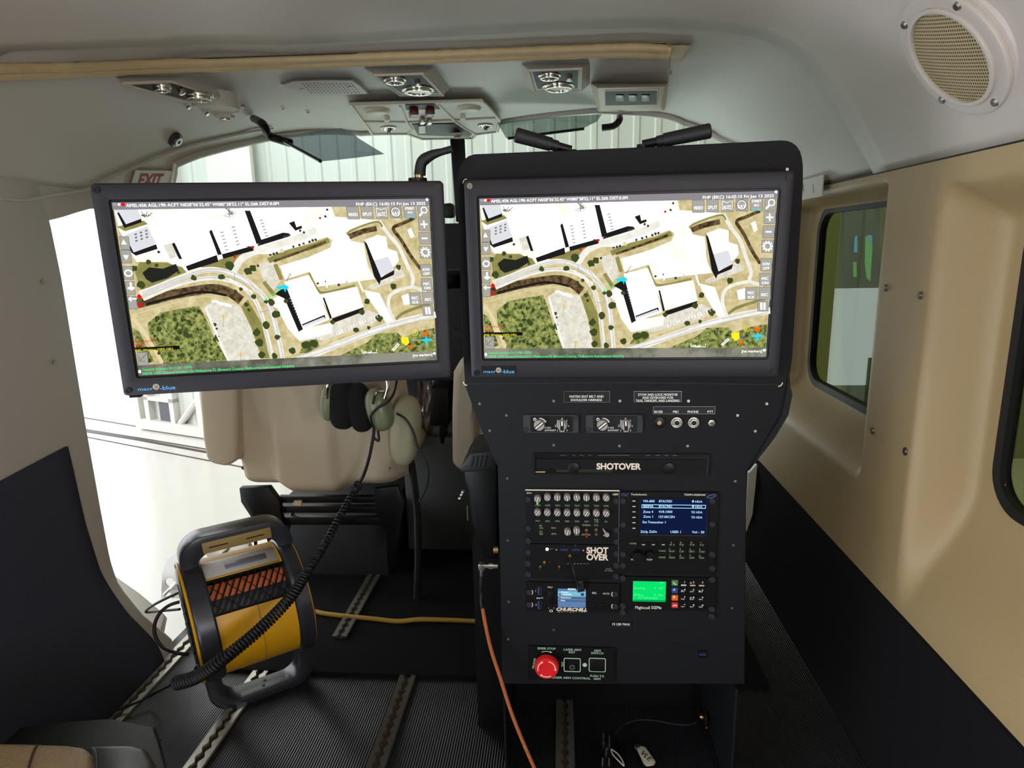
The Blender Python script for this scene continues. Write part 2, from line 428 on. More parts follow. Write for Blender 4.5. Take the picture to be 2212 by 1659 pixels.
for Y in [1.2+.5*i/12 for i in range(13)]:
    zt = SEAM+.012; zb = interp(Y, [1.25, 1.36, 1.7], [1.016, 1.045, 1.07]); rows.append([Vector((XC-Wd(Y)-.03, Y, zb+.012)), Vector((XC-Wd(Y)-.004, Y, zb)), Vector((XC-Wd(Y), Y, (zb+zt)/2)), Vector((XC-Wd(Y)-.003, Y, zt))])
hd.grid(rows)
struct(hd.build('trim_1', 'panelL', base=(-1, 1.4, 1.05)), 'header trim over the open crew door')
# ---------------------------------------------------------------- right wall with two deep window recesses
XR = XC+W0
REC = [dict(Y0=1.325, r0=.030, Y1=2.03, r1=.07, z0=.455, r2=.11, z1=1.062, r3=.035, D=.095), dict(Y0=.40, r0=.07, Y1=1.150, r1=.045, z0=.27, r2=.26, z1=1.045, r3=.075, D=.095)]
GL = [(1.40, 1.885, .562, 1.026), (.50, at(2186, 850, X=.715).y, at(2195, 1105, X=.715).z, .985)]
def dep(Y, z):
    d = 0
    for r in REC:
        d += r['D']*sst((Y-r['Y0'])/r['r0'])*sst((r['Y1']-Y)/r['r1'])*sst((z-r['z0'])/r['r2'])*sst((r['z1']-z)/r['r3'])
    return d
def xr(Y, z): return XC+Wd(Y)+dep(Y, z)-.012*sst((z-.9)/.178)*0
mb = MB(); ny, nz = 300, 84
Ys = [-1.0+1.1*i/20 for i in range(20)]+[.1+2.4*i/(ny-20) for i in range(ny-19)]; Zs = [.272+(SEAM-.272)*j/nz for j in range(nz+1)]
for Y in Ys:
    for z in Zs: mb.v.append(Vector((xr(Y, z), Y, z)))
def inrr(Y, z, g, e):
    y0, y1, z0, z1 = g; y0 -= e; y1 += e; z0 -= e; z1 += e; r = .06
    if not (y0 < Y < y1 and z0 < z < z1): return False
    dy = max(y0+r-Y, Y-(y1-r), 0); dz = max(z0+r-z, z-(z1-r), 0); return dy*dy+dz*dz < r*r
for i in range(len(Ys)-1):
    for j in range(nz):
        Yc = (Ys[i]+Ys[i+1])/2; zc = (Zs[j]+Zs[j+1])/2
        if any(inrr(Yc, zc, g, -.002) for g in GL): continue
        a = i*(nz+1)+j; mb.f.append((a, a+nz+1, a+nz+2, a+1)); mb.m.append(0)
wr = struct(mb.build('wall_right', 'panel', base=(.62, .9, 0), ang=70), 'beige moulded right side panel with deep window recesses')
# lower carpeted right side
mb = MB(); rows = []
for z, x in ((.279, .004), (.276, -.006), (.2, -.008), (.1, -.012), (.03, -.03), (0, -.06)):
    rows.append([Vector((XC+Wd(Y)+x, Y, z)) for Y in [-1+3.4*i/40 for i in range(41)]])
mb.grid(rows)
mb.build('carpet_panel', 'carpet', wr, label='black carpeted lower side')
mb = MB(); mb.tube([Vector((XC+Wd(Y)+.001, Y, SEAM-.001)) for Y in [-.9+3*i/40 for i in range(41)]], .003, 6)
mb.build('seam_shade', 'seal', wr)  # dark tube standing in for the shade in the ceiling seam
for (px, py) in ((1912, 622), (1988, 638), (1885, 930), (1956, 975)):
    p = at(px, py, X=XR-.001); fr = Fr(p, (0, -1, 0), (0, 0, 1)); fr.N = Vector((-1, 0, 0))
    r = MB(); r.cf(fr, 0, 0, .0075, -.002, .0015, 16); r.cf(fr, 0, 0, .0045, .0015, .003, 12); r.build('screw', 'steel', wr)
for k, g in enumerate(GL):
    y0, y1, z0, z1 = g; rim = rrect(y0, y1, z0, z1, .06, 8); X = XR+REC[k]['D']
    fr = Fr((X, 0, 0), (0, 1, 0), (0, 0, 1)); fr.N = Vector((-1, 0, 0))
    m = MB(); out = rrect(y0-.012, y1+.012, z0-.012, z1+.012, .07, 8); inn = rrect(y0+.006, y1-.006, z0+.006, z1-.006, .055, 8)
    m.framef(fr, out, inn, -.012, .006)
    o = struct(m.build('window_%d' % (k+1), 'seal', base=(X, (y0+y1)/2, z0)), ['forward', 'rear'][k]+' cabin window in the right wall with a black rubber seal')
    m = MB(); m.pf(fr, rim, -.008, -.004); m.build('pane', 'pane', o)
# door post trim at the far right (pale strip beside the rack)
fr = Fr((0, 2.0, 0), (1, 0, 0), (0, 0, 1))
m = MB(); m.pf(fr, fr.qs([(1614, 1018), (1645, 985), (1640, 1100), (1628, 1225), (1604, 1282), (1606, 1200)]), 0, .02)
struct(m.build('trim_2', 'trim', bevel=.003), 'narrow pale door post trim beside the rack')
# ---------------------------------------------------------------- floor
m = MB(); m.box((XC, .75, -.02), (1.56, 3.7, .04))
flo = struct(m.build('floor', 'floor', base=(XC, .7, 0)), 'ribbed black cabin floor')
m = MB(); m.box((-.2, 2.05, .004), (1.3, 1.55, .008)); m.build('carpet', 'carpet', flo, label='flat dark cockpit carpet')
for X, Y0, Y1 in ((-.925, .5, 1.9), (-.69, .5, 1.62), (-.548, 1.40, 1.71), (-.347, .5, 1.50), (.006, .5, 1.26)):
    fr = Fr((X, 0, 0), (1, 0, 0), (0, 1, 0))
    nm = {-.925: 'leftmost seat track, beside the dark carpeted side panel', -.69: 'bright scalloped seat track passing under the yellow heater', -.548: 'dull seat track running forward under the pilot seat', -.347: 'wide worn seat track in the middle of the floor', .006: 'seat track running beneath the black equipment rack'}[X]
    root = thing('seat_track', (X, (Y0+Y1)/2, 0), nm, 'seat track', 'seat tracks set in the cabin floor')
    z1 = .007 if Y1 < 2 and X > -.6 or X < -.6 else .014
    if X == -.548: z1 = .016
    for sgn in (-1, 1):
        m = MB(); n = int((Y1-Y0)/.0127/1)*8; inner = []
        ins = lambda Y: .0062+.0026*math.cos(2*math.pi*Y/.0254)
        pts = []
        for i in range(n+1):
            Y = Y0+(Y1-Y0)*i/n; pts.append((sgn*ins(Y), Y))
        P = []
        for a, Y in pts: P += [fr.p(a, Y, z1), fr.p(sgn*.018, Y, z1), fr.p(sgn*.018, Y, z1-.006), fr.p(a, Y, z1-.006)]
        m.add(P, [(4*i+k, 4*i+(k+1) % 4, 4*i+4+(k+1) % 4, 4*i+4+k) for i in range(n) for k in range(4)])
        m.build('rail_lip', 'alu' if X < -.6 else 'alu_shaded', root)
    m = MB(); m.bf(fr, -.009, .009, Y0, Y1, z1-.0065, z1-.0055); m.build('groove', 'dirt', root)
# sill tongue at the foot of the open crew door
fr = Fr((0, 0, .0), (1, 0, 0), (0, 1, 0))
m = MB()
m.prism([at(345, 1425, Z=.0), at(362, 1335, Z=.0), at(300, 1300, Z=.0), at(250, 1262, Z=.0), at(290, 1380, Z=0)], [at(333, 1412, Z=.03), at(356, 1328, Z=.03), at(300, 1280, Z=.04), at(243, 1240, Z=.05), at(285, 1370, Z=.035)])
struct(m.build('trim_3', 'panelL', bevel=.004), 'beige moulded sill at the foot of the crew door')
# ---------------------------------------------------------------- windshield and forward bulkhead
post = thing('windshield_post', at(985, 300, Y=2.35), 'dark centre post of the windshield beside the rack top', 'window post')
m = MB(); m.prism([at(x, y, Y=2.36) for x, y in ((972, 300), (1004, 300), (1012, 480), (985, 480))], [at(x, y, Y=2.32) for x, y in ((972, 300), (1004, 300), (1012, 480), (985, 480))]); m.build('post', 'blackp', post, bevel=.004)
wsb = []
for s in [-.95+1.9*i/40 for i in range(41)]:
    p = shell(s, wsY(s)-.003, .004); wsb.append(p)
rows = [wsb, [Vector((p.x*.98+.0, p.y+.12 if p.y > 1.9 else p.y+.35*(p.y-1.5), .86)) for p in wsb]]
rows[1] = [Vector((-.88+1.4*i/40, 1.75+.75*math.sin(math.pi*(i/40)), .80)) for i in range(41)]
m = MB(); m.grid(rows)
struct(m.build('window_3', 'clear', base=(-.2, 2.3, .9)), 'curved clear windshield ahead of the pilot seats')
# ================================================================ monitors
SW, SH = .41, .2306
FL = Fr((-.5815, .840, .785), (.398, .100, .002), (0, -.005, .231))
FRM = Fr((-.114, .956, .7865), (.410, -.005, 0), (0, -.008, .231))
FR = Fr((0, .975, 0), (1, 0, 0), (0, 0, 1))
MW = lin(255, 255, 250)
mm = dict(
 base=emi('map_dry_grass', lin(218,205,162), 1.05, (90, lin(180,165,114), .35, .7)),
 conc=emi('map_pale_concrete', lin(252,250,243), 1.15, (30, lin(228,224,210), .3, .65)),
 road=emi('map_road', lin(242,240,232), 1.0, (80, lin(220,216,204), .3, .7)),
 white=emi('map_white_roof_glare', (1, 1, 1, 1), 1.5), roof=emi('map_grey_roof', lin(214,216,222), 1.0), pk=emi('map_parking', lin(232,228,214), 1.0, (160, lin(204,199,182), .35, .65)),
 shade=emi('map_building_shade', lin(34,32,34), .8), lake=emi('map_pond', lin(40,42,38), .8), ditch=emi('map_ditch', lin(120,98,66), .9, (160, lin(60,46,30), .4, .6)),
 forest=emi('map_forest', lin(176,184,104), .9, (170, lin(46,62,26), .36, .64)), tree=emi('map_tree', lin(66,78,38), .9), grass=emi('map_green_grass', lin(160,156,92), .9, (60, lin(130,124,66), .3, .7)),
 line=emi('map_line', lin(150,156,170), 1.0), dim=emi('map_text_band', lin(140,136,142), .95), dimb=emi('map_text_band_dark', lin(150,148,134), .9, (14, lin(92,96,82), .42, .58)),
 btn=emi('map_button', lin(168,166,158), .95), btne=emi('map_button_edge', lin(110,110,104), .95), wt=emi('map_white_text', (1, 1, 1, 1), 1.4),
 grn=emi('map_green_text', lin(60,230,130), 1.1), redt=emi('map_red_text', lin(225,20,20), 1.0), yel=emi('map_yellow_text', lin(240,220,40), 1.1),
 cyan=emi('map_cyan_mark', lin(40,200,225), 1.1), org=emi('map_orange_mark', lin(235,100,30), 1.0), blk=emi('map_black_mark', lin(25,22,22), .7), tan=emi('map_path', lin(222,206,160), 1.0),
 car=emi('map_dark_car', lin(60,62,70), .8), blue=emi('map_blue_mark', lin(50,70,160), .9))
def C(p): return FRM.q(980+p[0]*.36166, 280+p[1]*.36166)
def Cs(L): return [C(p) for p in L]
def map_mesh():
    fr = Fr((0, 0, 0), (1, 0, 0), (0, 0, 1)); m = MB(); lay = [0.0002]
    def P(k, L): lay[0] += .000008; m.use(mm[k]); m.flat(fr, Cs(L), lay[0])
    def ST(k, L, w, sm=True):
        lay[0] += .000008; m.use(mm[k]); q = Cs(L)
        if sm: q = [(v.x, v.y) for v in spl([(a, b, 0) for a, b in q], 6)]
        m.stroke(fr, q, w*.000213, lay[0])
    m.use(mm['base']); m.flat(fr, [(0, 0), (SW, 0), (SW, SH), (0, SH)], .0002)
    P('conc', [(158, 450), (1330, 395), (1350, 480), (1290, 600), (1000, 700), (840, 700), (760, 790), (700, 800), (600, 790), (470, 800), (400, 740), (350, 740), (240, 740), (220, 700), (170, 560)])
    P('grass', [(560, 770), (790, 690), (830, 700), (760, 760), (700, 790), (640, 790)])
    P('grass', [(160, 545), (300, 510), (320, 530), (200, 570)])
    P('grass', [(255, 740), (390, 745), (470, 770), (490, 800), (420, 850), (290, 900), (240, 890), (225, 790)])
    P('conc', [(1000, 770), (1170, 720), (1300, 665), (1320, 620), (1250, 580), (1220, 500), (1345, 480), (1610, 500), (1400, 575), (1430, 625), (1500, 640), (1510, 780), (1545, 855), (1200, 895), (1165, 805), (1020, 850)])
    P('pk', [(880, 760), (960, 740), (1000, 850), (950, 910), (900, 860)])
    P('pk', [(1020, 1100), (1080, 1150), (1240, 1110), (1480, 1040), (1570, 1080), (1480, 1130), (1200, 1210), (1060, 1200)])
    P('conc', [(910, 980), (990, 930), (1070, 1140), (1260, 1110), (1250, 1170), (1060, 1210), (1000, 1130), (960, 1020)])
    P('pk', [(1520, 920), (1730, 840), (1700, 780), (1580, 860), (1500, 900)])
    P('conc', [(1470, 920), (1560, 940), (1620, 1110), (1580, 1120), (1480, 960)])
    P('pk', [(560, 1000), (620, 960), (750, 990), (800, 1120), (835, 1305), (655, 1312), (610, 1190)])
    P('grass', [(760, 1000), (800, 960), (860, 1100), (880, 1300), (840, 1300), (800, 1120)])
    P('lake', [(262, 800), (300, 770), (370, 778), (440, 752), (452, 790), (390, 830), (305, 856), (278, 836)])
    ST('ditch', [(215, 970), (300, 950), (400, 925), (520, 905), (620, 895), (700, 915), (765, 965)], 60)
    ST('shade', [(260, 975), (420, 935), (560, 912), (690, 935)], 14)
    ST('tan', [(190, 1030), (300, 1000), (450, 960), (600, 940), (740, 1000)], 5)
    ST('road', [(235, 915), (330, 880), (440, 835), (590, 788), (700, 800), (800, 850), (870, 920), (915, 1000), (935, 1120), (955, 1310)], 34)
    ST('road', [(250, 945), (440, 868), (610, 835), (740, 862), (820, 930), (865, 1040), (885, 1180), (900, 1310)], 26)
    for off in (-9, 9):
        ST('line', [(250, 915+off*.6), (440, 840+off*.6), (590, 792+off*.6), (700, 802+off), (800-off*.6, 852+off), (868+off, 922), (912+off, 1002), (932+off, 1120), (950+off, 1310)], 3)
    ST('line', [(250, 938), (440, 862), (610, 832), (740, 860), (820, 928), (862, 1040), (880, 1180), (895, 1310)], 3)
    ST('line', [(745, 810), (742, 855)], 4, False); ST('line', [(862, 1035), (912, 1025)], 4, False)
    ST('road', [(740, 800), (790, 730), (860, 690), (990, 650), (1120, 610), (1230, 560)], 42)
    ST('road', [(950, 1335), (1130, 1290), (1300, 1230), (1500, 1165), (1700, 1110), (1890, 1080)], 44)
    for o in (-12, 12): ST('line', [(1000, 1322+o), (1300, 1232+o), (1500, 1165+o), (1880, 1080+o)], 3)
    ST('tan', [(950, 1300), (1120, 1250), (1300, 1190), (1500, 1130)], 8)
    ST('road', [(1610, 505), (1660, 590), (1710, 660), (1745, 760), (1775, 850), (1770, 905), (1850, 930)], 24)
    ST('road', [(1770, 905), (1680, 925), (1620, 960), (1605, 1030), (1630, 1110)], 22)
    ST('ditch', [(1830, 485), (1750, 520), (1690, 550), (1730, 620), (1780, 720), (1830, 800)], 22)
    ST('ditch', [(1420, 600), (1500, 570), (1590, 550)], 34); ST('grass', [(1410, 590), (1440, 560), (1590, 510), (1625, 540)], 12)
    ST('grass', [(940, 740), (1060, 690), (1190, 660), (1300, 620)], 34); ST('ditch', [(970, 742), (1120, 690), (1280, 630)], 16)
    ST('grass', [(975, 760), (1000, 850)], 26, False); ST('grass', [(1160, 815), (1190, 900), (1240, 930), (1420, 890)], 16)
    ST('grass', [(1640, 1100), (1700, 1060), (1860, 1010)], 20); ST('grass', [(900, 860), (950, 940)], 26, False)
    P('forest', [(258, 1080), (330, 1022), (535, 988), (562, 1060), (600, 1185), (655, 1312), (318, 1314), (262, 1180)])
    P('forest', [(178, 1100), (210, 1120), (270, 1290), (190, 1310)])
    ST('tan', [(182, 1050), (215, 1090), (250, 1160), (310, 1300)], 22)
    P('forest', [(1180, 1350), (1340, 1280), (1450, 1235), (1510, 1185), (1640, 1180), (1670, 1215), (1760, 1180), (1872, 1160), (1862, 1352)])
    P('forest', [(1050, 1280), (1090, 1215), (1160, 1200), (1170, 1245), (1100, 1280)])
    # roofs and the shade beside them
    P('white', [(330, 480), (600, 440), (645, 540), (560, 600), (430, 625), (350, 600)])  # blown-out glare patch, painted in the roof white
    P('roof', [(160, 445), (275, 438), (292, 500), (192, 538)]); P('shade', [(172, 470), (180, 465), (215, 545), (196, 545)]); P('shade', [(192, 538), (290, 500), (290, 520), (200, 552)])
    P('roof', [(194, 592), (318, 540), (350, 640), (222, 690)]); P('shade', [(194, 600), (204, 610), (232, 690), (220, 690)]); P('shade', [(222, 690), (350, 642), (355, 668), (240, 705)])
    for i in range(3):
        for j in range(3): P('btne', [(245+i*28, 585-i*10+j*18), (257+i*28, 580-i*10+j*18), (259+i*28, 588-i*10+j*18), (247+i*28, 593-i*10+j*18)])
    P('pk', [(388, 650), (430, 635), (465, 705), (415, 725)]); P('shade', [(432, 640), (446, 632), (480, 725), (460, 725)])
    P('white', [(445, 625), (640, 560), (665, 700), (490, 766)]); P('shade', [(490, 766), (662, 704), (666, 742), (500, 792)]); P('shade', [(636, 570), (650, 560), (690, 700), (668, 705)])
    P('white', [(650, 530), (835, 440), (866, 650), (690, 700)]); P('shade', [(690, 700), (864, 652), (866, 680), (694, 726)])
    P('white', [(850, 440), (1190, 400), (1205, 470), (1082, 520), (1082, 568), (905, 622)]); P('shade', [(842, 450), (872, 450), (916, 622), (886, 645)]); P('shade', [(900, 622), (1040, 576), (1075, 580), (1070, 600), (890, 655)])
    P('shade', [(1080, 520), (1112, 508), (1120, 545), (1150, 535), (1152, 550), (1112, 565)])
    for i in range(6): P('btne', [(695+i*3, 575+i*20), (712+i*3, 570+i*20), (713+i*3, 575+i*20), (696+i*3, 580+i*20)]); P('btne', [(760+i*3, 545+i*20), (777+i*3, 540+i*20), (778+i*3, 545+i*20), (761+i*3, 550+i*20)]); P('btne', [(918+i*4, 505+i*18), (935+i*4, 500+i*18), (936+i*4, 505+i*18), (919+i*4, 510+i*18)])
    P('shade', [(955, 932), (1020, 885), (1090, 1140), (1062, 1155), (1005, 960)])
    P('white', [(1015, 862), (1158, 825), (1205, 938), (1245, 1090), (1100, 1140), (1088, 1140)]); P('shade', [(1085, 1112), (1222, 1060), (1226, 1084), (1090, 1128)]); P('roof', [(1090, 1118), (1215, 1072), (1226, 1086), (1092, 1130)])
    P('white', [(1205, 942), (1430, 900), (1456, 1020), (1258, 1080)]); P('shade', [(1262, 1084), (1456, 1022), (1446, 1050), (1262, 1112)]); P('shade', [(1222, 960), (1232, 958), (1262, 1080), (1250, 1085)])
    P('white', [(1508, 620), (1590, 590), (1640, 602), (1642, 672), (1695, 690), (1702, 745), (1668, 780), (1580, 850), (1555, 800)]); P('roof', [(1545, 745), (1638, 720), (1668, 800), (1578, 842)])
    P('shade', [(1504, 622), (1520, 640), (1582, 850), (1566, 890), (1540, 840)]); P('shade', [(1580, 846), (1668, 802), (1660, 832), (1570, 868)])
    P('white', [(1775, 560), (1800, 545), (1815, 600), (1792, 610)]); P('white', [(1690, 960), (1760, 940), (1740, 1010), (1700, 1015)])
    # trees and cars
    rnd = random.Random(3)
    def blob(k, x, y, r):
        n = 9; P(k, [(x+r*(.7+.5*rnd.random())*math.cos(2*math.pi*i/n), y+r*(.7+.5*rnd.random())*math.sin(2*math.pi*i/n)) for i in range(n)])
    for x, y, r in [(225, 775, 18), (250, 868, 22), (300, 742, 14), (525, 832, 16), (675, 828, 20), (725, 765, 26), (820, 800, 24), (850, 780, 22), (835, 945, 16), (900, 975, 12), (930, 978, 20), (950, 1050, 24), (885, 1110, 22), (828, 1150, 24), (835, 1210, 26), (840, 1280, 20), (940, 1180, 16), (1015, 1262, 20), (1540, 1090, 24), (1262, 1105, 14), (1650, 900, 22), (1695, 785, 16), (740, 915, 12), (770, 900, 12), (1480, 990, 18), (1440, 1050, 20), (1395, 1155, 18), (1470, 1145, 12), (790, 990, 14), (800, 1020, 10), (910, 1290, 18), (1095, 1230, 26), (1140, 1225, 26), (1010, 975, 16), (340, 760, 12), (450, 800, 10)]: blob('tree', x, y, r)
    for i in range(34): blob('tree', 380+rnd.uniform(-110, 240), 1160+rnd.uniform(-110, 140), rnd.uniform(6, 16))
    for x, y in [(955, 705), (975, 700), (992, 695), (1090, 658), (1125, 648), (1150, 640), (1185, 630), (1205, 622), (1222, 618), (1045, 600), (1060, 595), (1075, 590), (1140, 565), (1160, 575), (1220, 410), (1300, 412), (1310, 440), (1295, 480), (840, 660), (905, 645), (1205, 875), (1255, 865), (1325, 885), (1370, 865), (880, 768), (360, 685), (190, 655)]: blob('car', x, y, 8)
    blob('redt', 862, 660, 9); blob('redt', 758, 714, 9); blob('redt', 1262, 490, 7); blob('tan', 1022, 682, 13)
    for i in range(24): blob('white', 572+i*3.6, 1010+i*12.5, 6)
    for i in range(9): blob('white', 615+i*11, 962+i*4+rnd.uniform(-5, 5), 8)
    for i in range(16): ST('white', [(1275+i*18, 1160-i*6.5), (1280+i*18, 1178-i*6.5)], 2, False)
    for i in range(10): ST('white', [(1032+i*5, 960+i*16), (1050+i*5, 956+i*16)], 2, False)
    for i in range(12): ST('btne', [(745+rnd.uniform(-25, 25), 450+rnd.uniform(-30, 30)), (775+rnd.uniform(-30, 30), 470+rnd.uniform(-20, 20))], 3, False)
    for i in range(10): ST('blk', [(310+rnd.uniform(-25, 30), 465+rnd.uniform(-20, 30)), (320+rnd.uniform(-30, 40), 475+rnd.uniform(-20, 20))], 3, False)
    for x, y, a in ((660, 1045, 0), (730, 1262, 1)):
        P('tan', [(x-15, y+10), (x, y-10), (x+22, y+6), (x+4, y+26)]); ST('btne', [(x, y), (x-10, y+70)], 2, False)
    for k in (((1260, 850), (1255, 900)), ((1360, 870), (1380, 855)), ((1440, 850), (1465, 930))): ST('white', list(k), 10, False)
    # aircraft marks
    P('cyan', [(965, 890), (1010, 882), (1008, 872), (1030, 885), (1040, 900), (1020, 905), (1016, 925), (1008, 905), (980, 905)]); ST('grn', [(900, 962), (1000, 900)], 4, False); blob('grn', 900, 962, 7)
    ST('btne', [(1030, 860), (1055, 825), (1058, 815), (1048, 822), (1028, 858)], 3); ST('org', [(980, 820), (1005, 850)], 2, False)
    for x, y in ((235, 930), (235, 976)): blob('redt', x, y, 12)
    P('yel', [(1656, 1212), (1702, 1208), (1705, 1245), (1682, 1262), (1658, 1240)]); P('org', [(1695, 1258), (1730, 1262), (1710, 1285)]); P('org', [(1788, 1180), (1835, 1178), (1812, 1215)])
    P('cyan', [(1775, 1228), (1805, 1224), (1808, 1212), (1816, 1212), (1820, 1224), (1848, 1226), (1846, 1236), (1818, 1238), (1816, 1250), (1824, 1258), (1798, 1260), (1806, 1250), (1804, 1238), (1776, 1236)])
    ST('blue', [(1705, 1238), (1740, 1238)], 4, False); ST('blue', [(1848, 1230), (1868, 1231)], 4, False)
    ST('yel', [(1748+16*math.cos(t/8*math.pi), 1185+16*math.sin(t/8*math.pi)) for t in range(17)], 3); ST('yel', [(1740, 1185), (1756, 1185)], 3, False); ST('yel', [(1748, 1177), (1748, 1193)], 3, False)
    P('wt', [(1594, 1280), (1635, 1243), (1645, 1253), (1605, 1290)]); ST('blk', [(1605, 1280), (1638, 1250)], 4, False)
    # bands
    def band(k, b0, b1): lay[0] += .00001; m.use(mm[k]); m.flat(fr, [(0, b0), (SW, b0), (SW, b1), (0, b1)], lay[0])
    band('dim', SH-.0092, SH); 
    P('dimb', [(187, 1306), (1868, 1300), (1862, 1354), (186, 1364)])
    # buttons
    B = [(1423, 420, 72, 'VIDEO'), (1508, 417, 72, 'SPLIT'), (1595, 415, 72, 'ACFT'), (1682, 412, 72, 'SAT'), (1768, 410, 76, ''), (1853, 408, 68, 'Q'), (1848, 488, 72, '+'), (1842, 572, 70, '-'), (1835, 658, 72, 'G'), (1828, 768, 70, 'ION\nOFF'), (1822, 855, 68, 'MIC\nON'), (1737, 940, 72, 'REC\nSCR'), (1818, 938, 72, 'REC'), (1810, 1020, 66, 'II')]
    BL_ = [(172, 598, 48, ''), (170, 672, 50, ''), (172, 762, 48, ''), (174, 845, 46, ''), (176, 925, 46, ''), (190, 1235, 54, '')]
    def btn(x, y, w, h): 
        P('btne', [(x, y), (x+w, y), (x+w, y+h), (x, y+h)]); P('btn', [(x+2.5, y+2.5), (x+w-2.5, y+2.5), (x+w-2.5, y+h-2.5), (x+2.5, y+h-2.5)])
    def T(k, t, x, y, cap, al='C', w=None, bold=.012):
        lay[0] += .00001; m.use(mm[k]); a, b = C((x, y)); m.txt(fr, t, a, b-cap*.000213*(.5 if '\n' not in t else 0), cap*.000213, lay[0], align=al, w=None if w is None else w*.000213, bold=bold)
    for x, y, w, t in B:
        btn(x, y, w, 76 if t != 'II' else 64); cx, cy = x+w/2, y+38
        if t in ('VIDEO', 'SPLIT', 'ACFT', 'SAT'):
            if t == 'SAT': ST('btne', [(cx+30*math.cos(q*math.pi/10), cy+30*math.sin(q*math.pi/10)) for q in range(21)], 5); ST('wt', [(cx+25*math.cos(q*math.pi/10), cy+25*math.sin(q*math.pi/10)) for q in range(21)], 4)
            if t == 'ACFT': ST('wt', [(cx-30, cy-26), (cx, cy-16), (cx+30, cy-28), (cx+30, cy+24), (cx, cy+16), (cx-30, cy+26), (cx-30, cy-26)], 3, False)
            T('wt', t, cx, cy, 20, w=60 if t in ('VIDEO', 'SPLIT') else 50)
        elif t == '': T('wt', 'STREET', cx, cy-28, 15, w=60); T('wt', 'PCI', cx, cy-2, 14); T('cyan', 'PARCEL', cx, cy+24, 14, w=58)
        elif t == 'Q': ST('wt', [(cx+8+18*math.cos(q*math.pi/8), cy-10+18*math.sin(q*math.pi/8)) for q in range(17)], 6); ST('wt', [(cx-4, cy+4), (cx-26, cy+28)], 12, False)
        elif t == '+': ST('wt', [(cx-22, cy-2), (cx+22, cy-2)], 9, False); ST('wt', [(cx, cy-24), (cx, cy+20)], 9, False)
        elif t == '-': ST('wt', [(cx-18, cy), (cx+18, cy)], 9, False)
        elif t == 'G':
            ST('wt', [(cx+20*math.cos(q*math.pi/8), cy+20*math.sin(q*math.pi/8)) for q in range(17)], 7)
            for q in range(10): a = q*math.pi/5; ST('wt', [(cx+24*math.cos(a), cy+24*math.sin(a)), (cx+32*math.cos(a), cy+32*math.sin(a))], 9, False)
        elif t == 'II':
            for d in (-9, 9): P('wt', [(cx+d-6, cy-26), (cx+d+6, cy-26), (cx+d+6, cy+16), (cx+d-6, cy+16)])
        else:
            for k, w_ in enumerate(t.split('\n')): T('wt', w_, cx, cy+(k-.5)*26 if '\n' in t else cy, 18, w=42)
    for x, y, w, t in BL_: btn(x, y, w, 74)
    P('wt', [(178, 642), (205, 642), (191, 615)]); P('wt', [(180, 702), (208, 702), (194, 728)]); ST('wt', [(196+18*math.cos(q*math.pi/6), 800+16*math.sin(q*math.pi/6)) for q in range(13)], 8)
    P('wt', [(180, 882), (202, 870), (222, 882), (202, 896)]); P('wt', [(196, 850), (206, 850), (206, 868), (196, 868)]); ST('wt', [(222, 942), (184, 942)], 7, False); ST('wt', [(196, 930), (182, 942), (196, 954)], 6, False)
    ST('btne', [(198, 1285), (238, 1245)], 4, False); ST('btne', [(200, 1256), (200, 1284), (226, 1286)], 4, False)
    T('wt', 'AMSL:45ft AGL:19ft ACFT N028°06\'32.45" W080°38\'52.11" EL:26ft DIST:0.0M', 225, 419, 19, 'L', 895)
    T('wt', 'FHP (EKC) 16:05:15 Fri Jun 13 2025', 1908, 386, 19, 'R', 444)
    blob('redt', 210, 422, 11); blob('btn', 168, 423, 9); blob('wt', 190, 423, 8); blob('wt', 1921, 372, 9); blob('wt', 1852, 1314, 9); blob('wt', 194, 1340, 9)
    T('grn', 'General Aviation Dr (1301-1399)', 208, 1323, 17, 'L', 302); T('grn', 'NEAR 1399 General Aviation Dr Melbourne FL (Brevard County, Melbourne International Airport)', 208, 1345, 18, 'L', 942)
    T('wt', '[no markers]', 1838, 1312, 18, 'R', 132); T('redt', 'Video HDSDI1', 180, 1170, 14, 'L', 132); T('redt', 'Gimbal', 180, 1190, 14, 'L', 66)
    P('blk', [(180, 1209), (412, 1207), (412, 1227), (180, 1227)]); T('yel', 'INS: Waiting (GPS OK)', 184, 1218, 13, 'L', 226)
    T('wt', '20 yd', 1446, 1282, 15, 'C', 56); ST('wt', [(1415, 1272), (1415, 1293), (1502, 1295), (1502, 1276)], 4, False)
    lay[0] += .00001; m.use(mm['wt']); a, b = C((1535, 1150)); m.txt(fr, 'General Aviation Dr', a, b, 15*.000213, lay[0], ang=math.radians(16), w=150*.000213)
    a, b = C((775, 880)); m.txt(fr, 'General Aviation Dr', a, b, 15*.000213, lay[0], ang=math.radians(-34), w=160*.000213)
    return m
MAP = map_mesh()
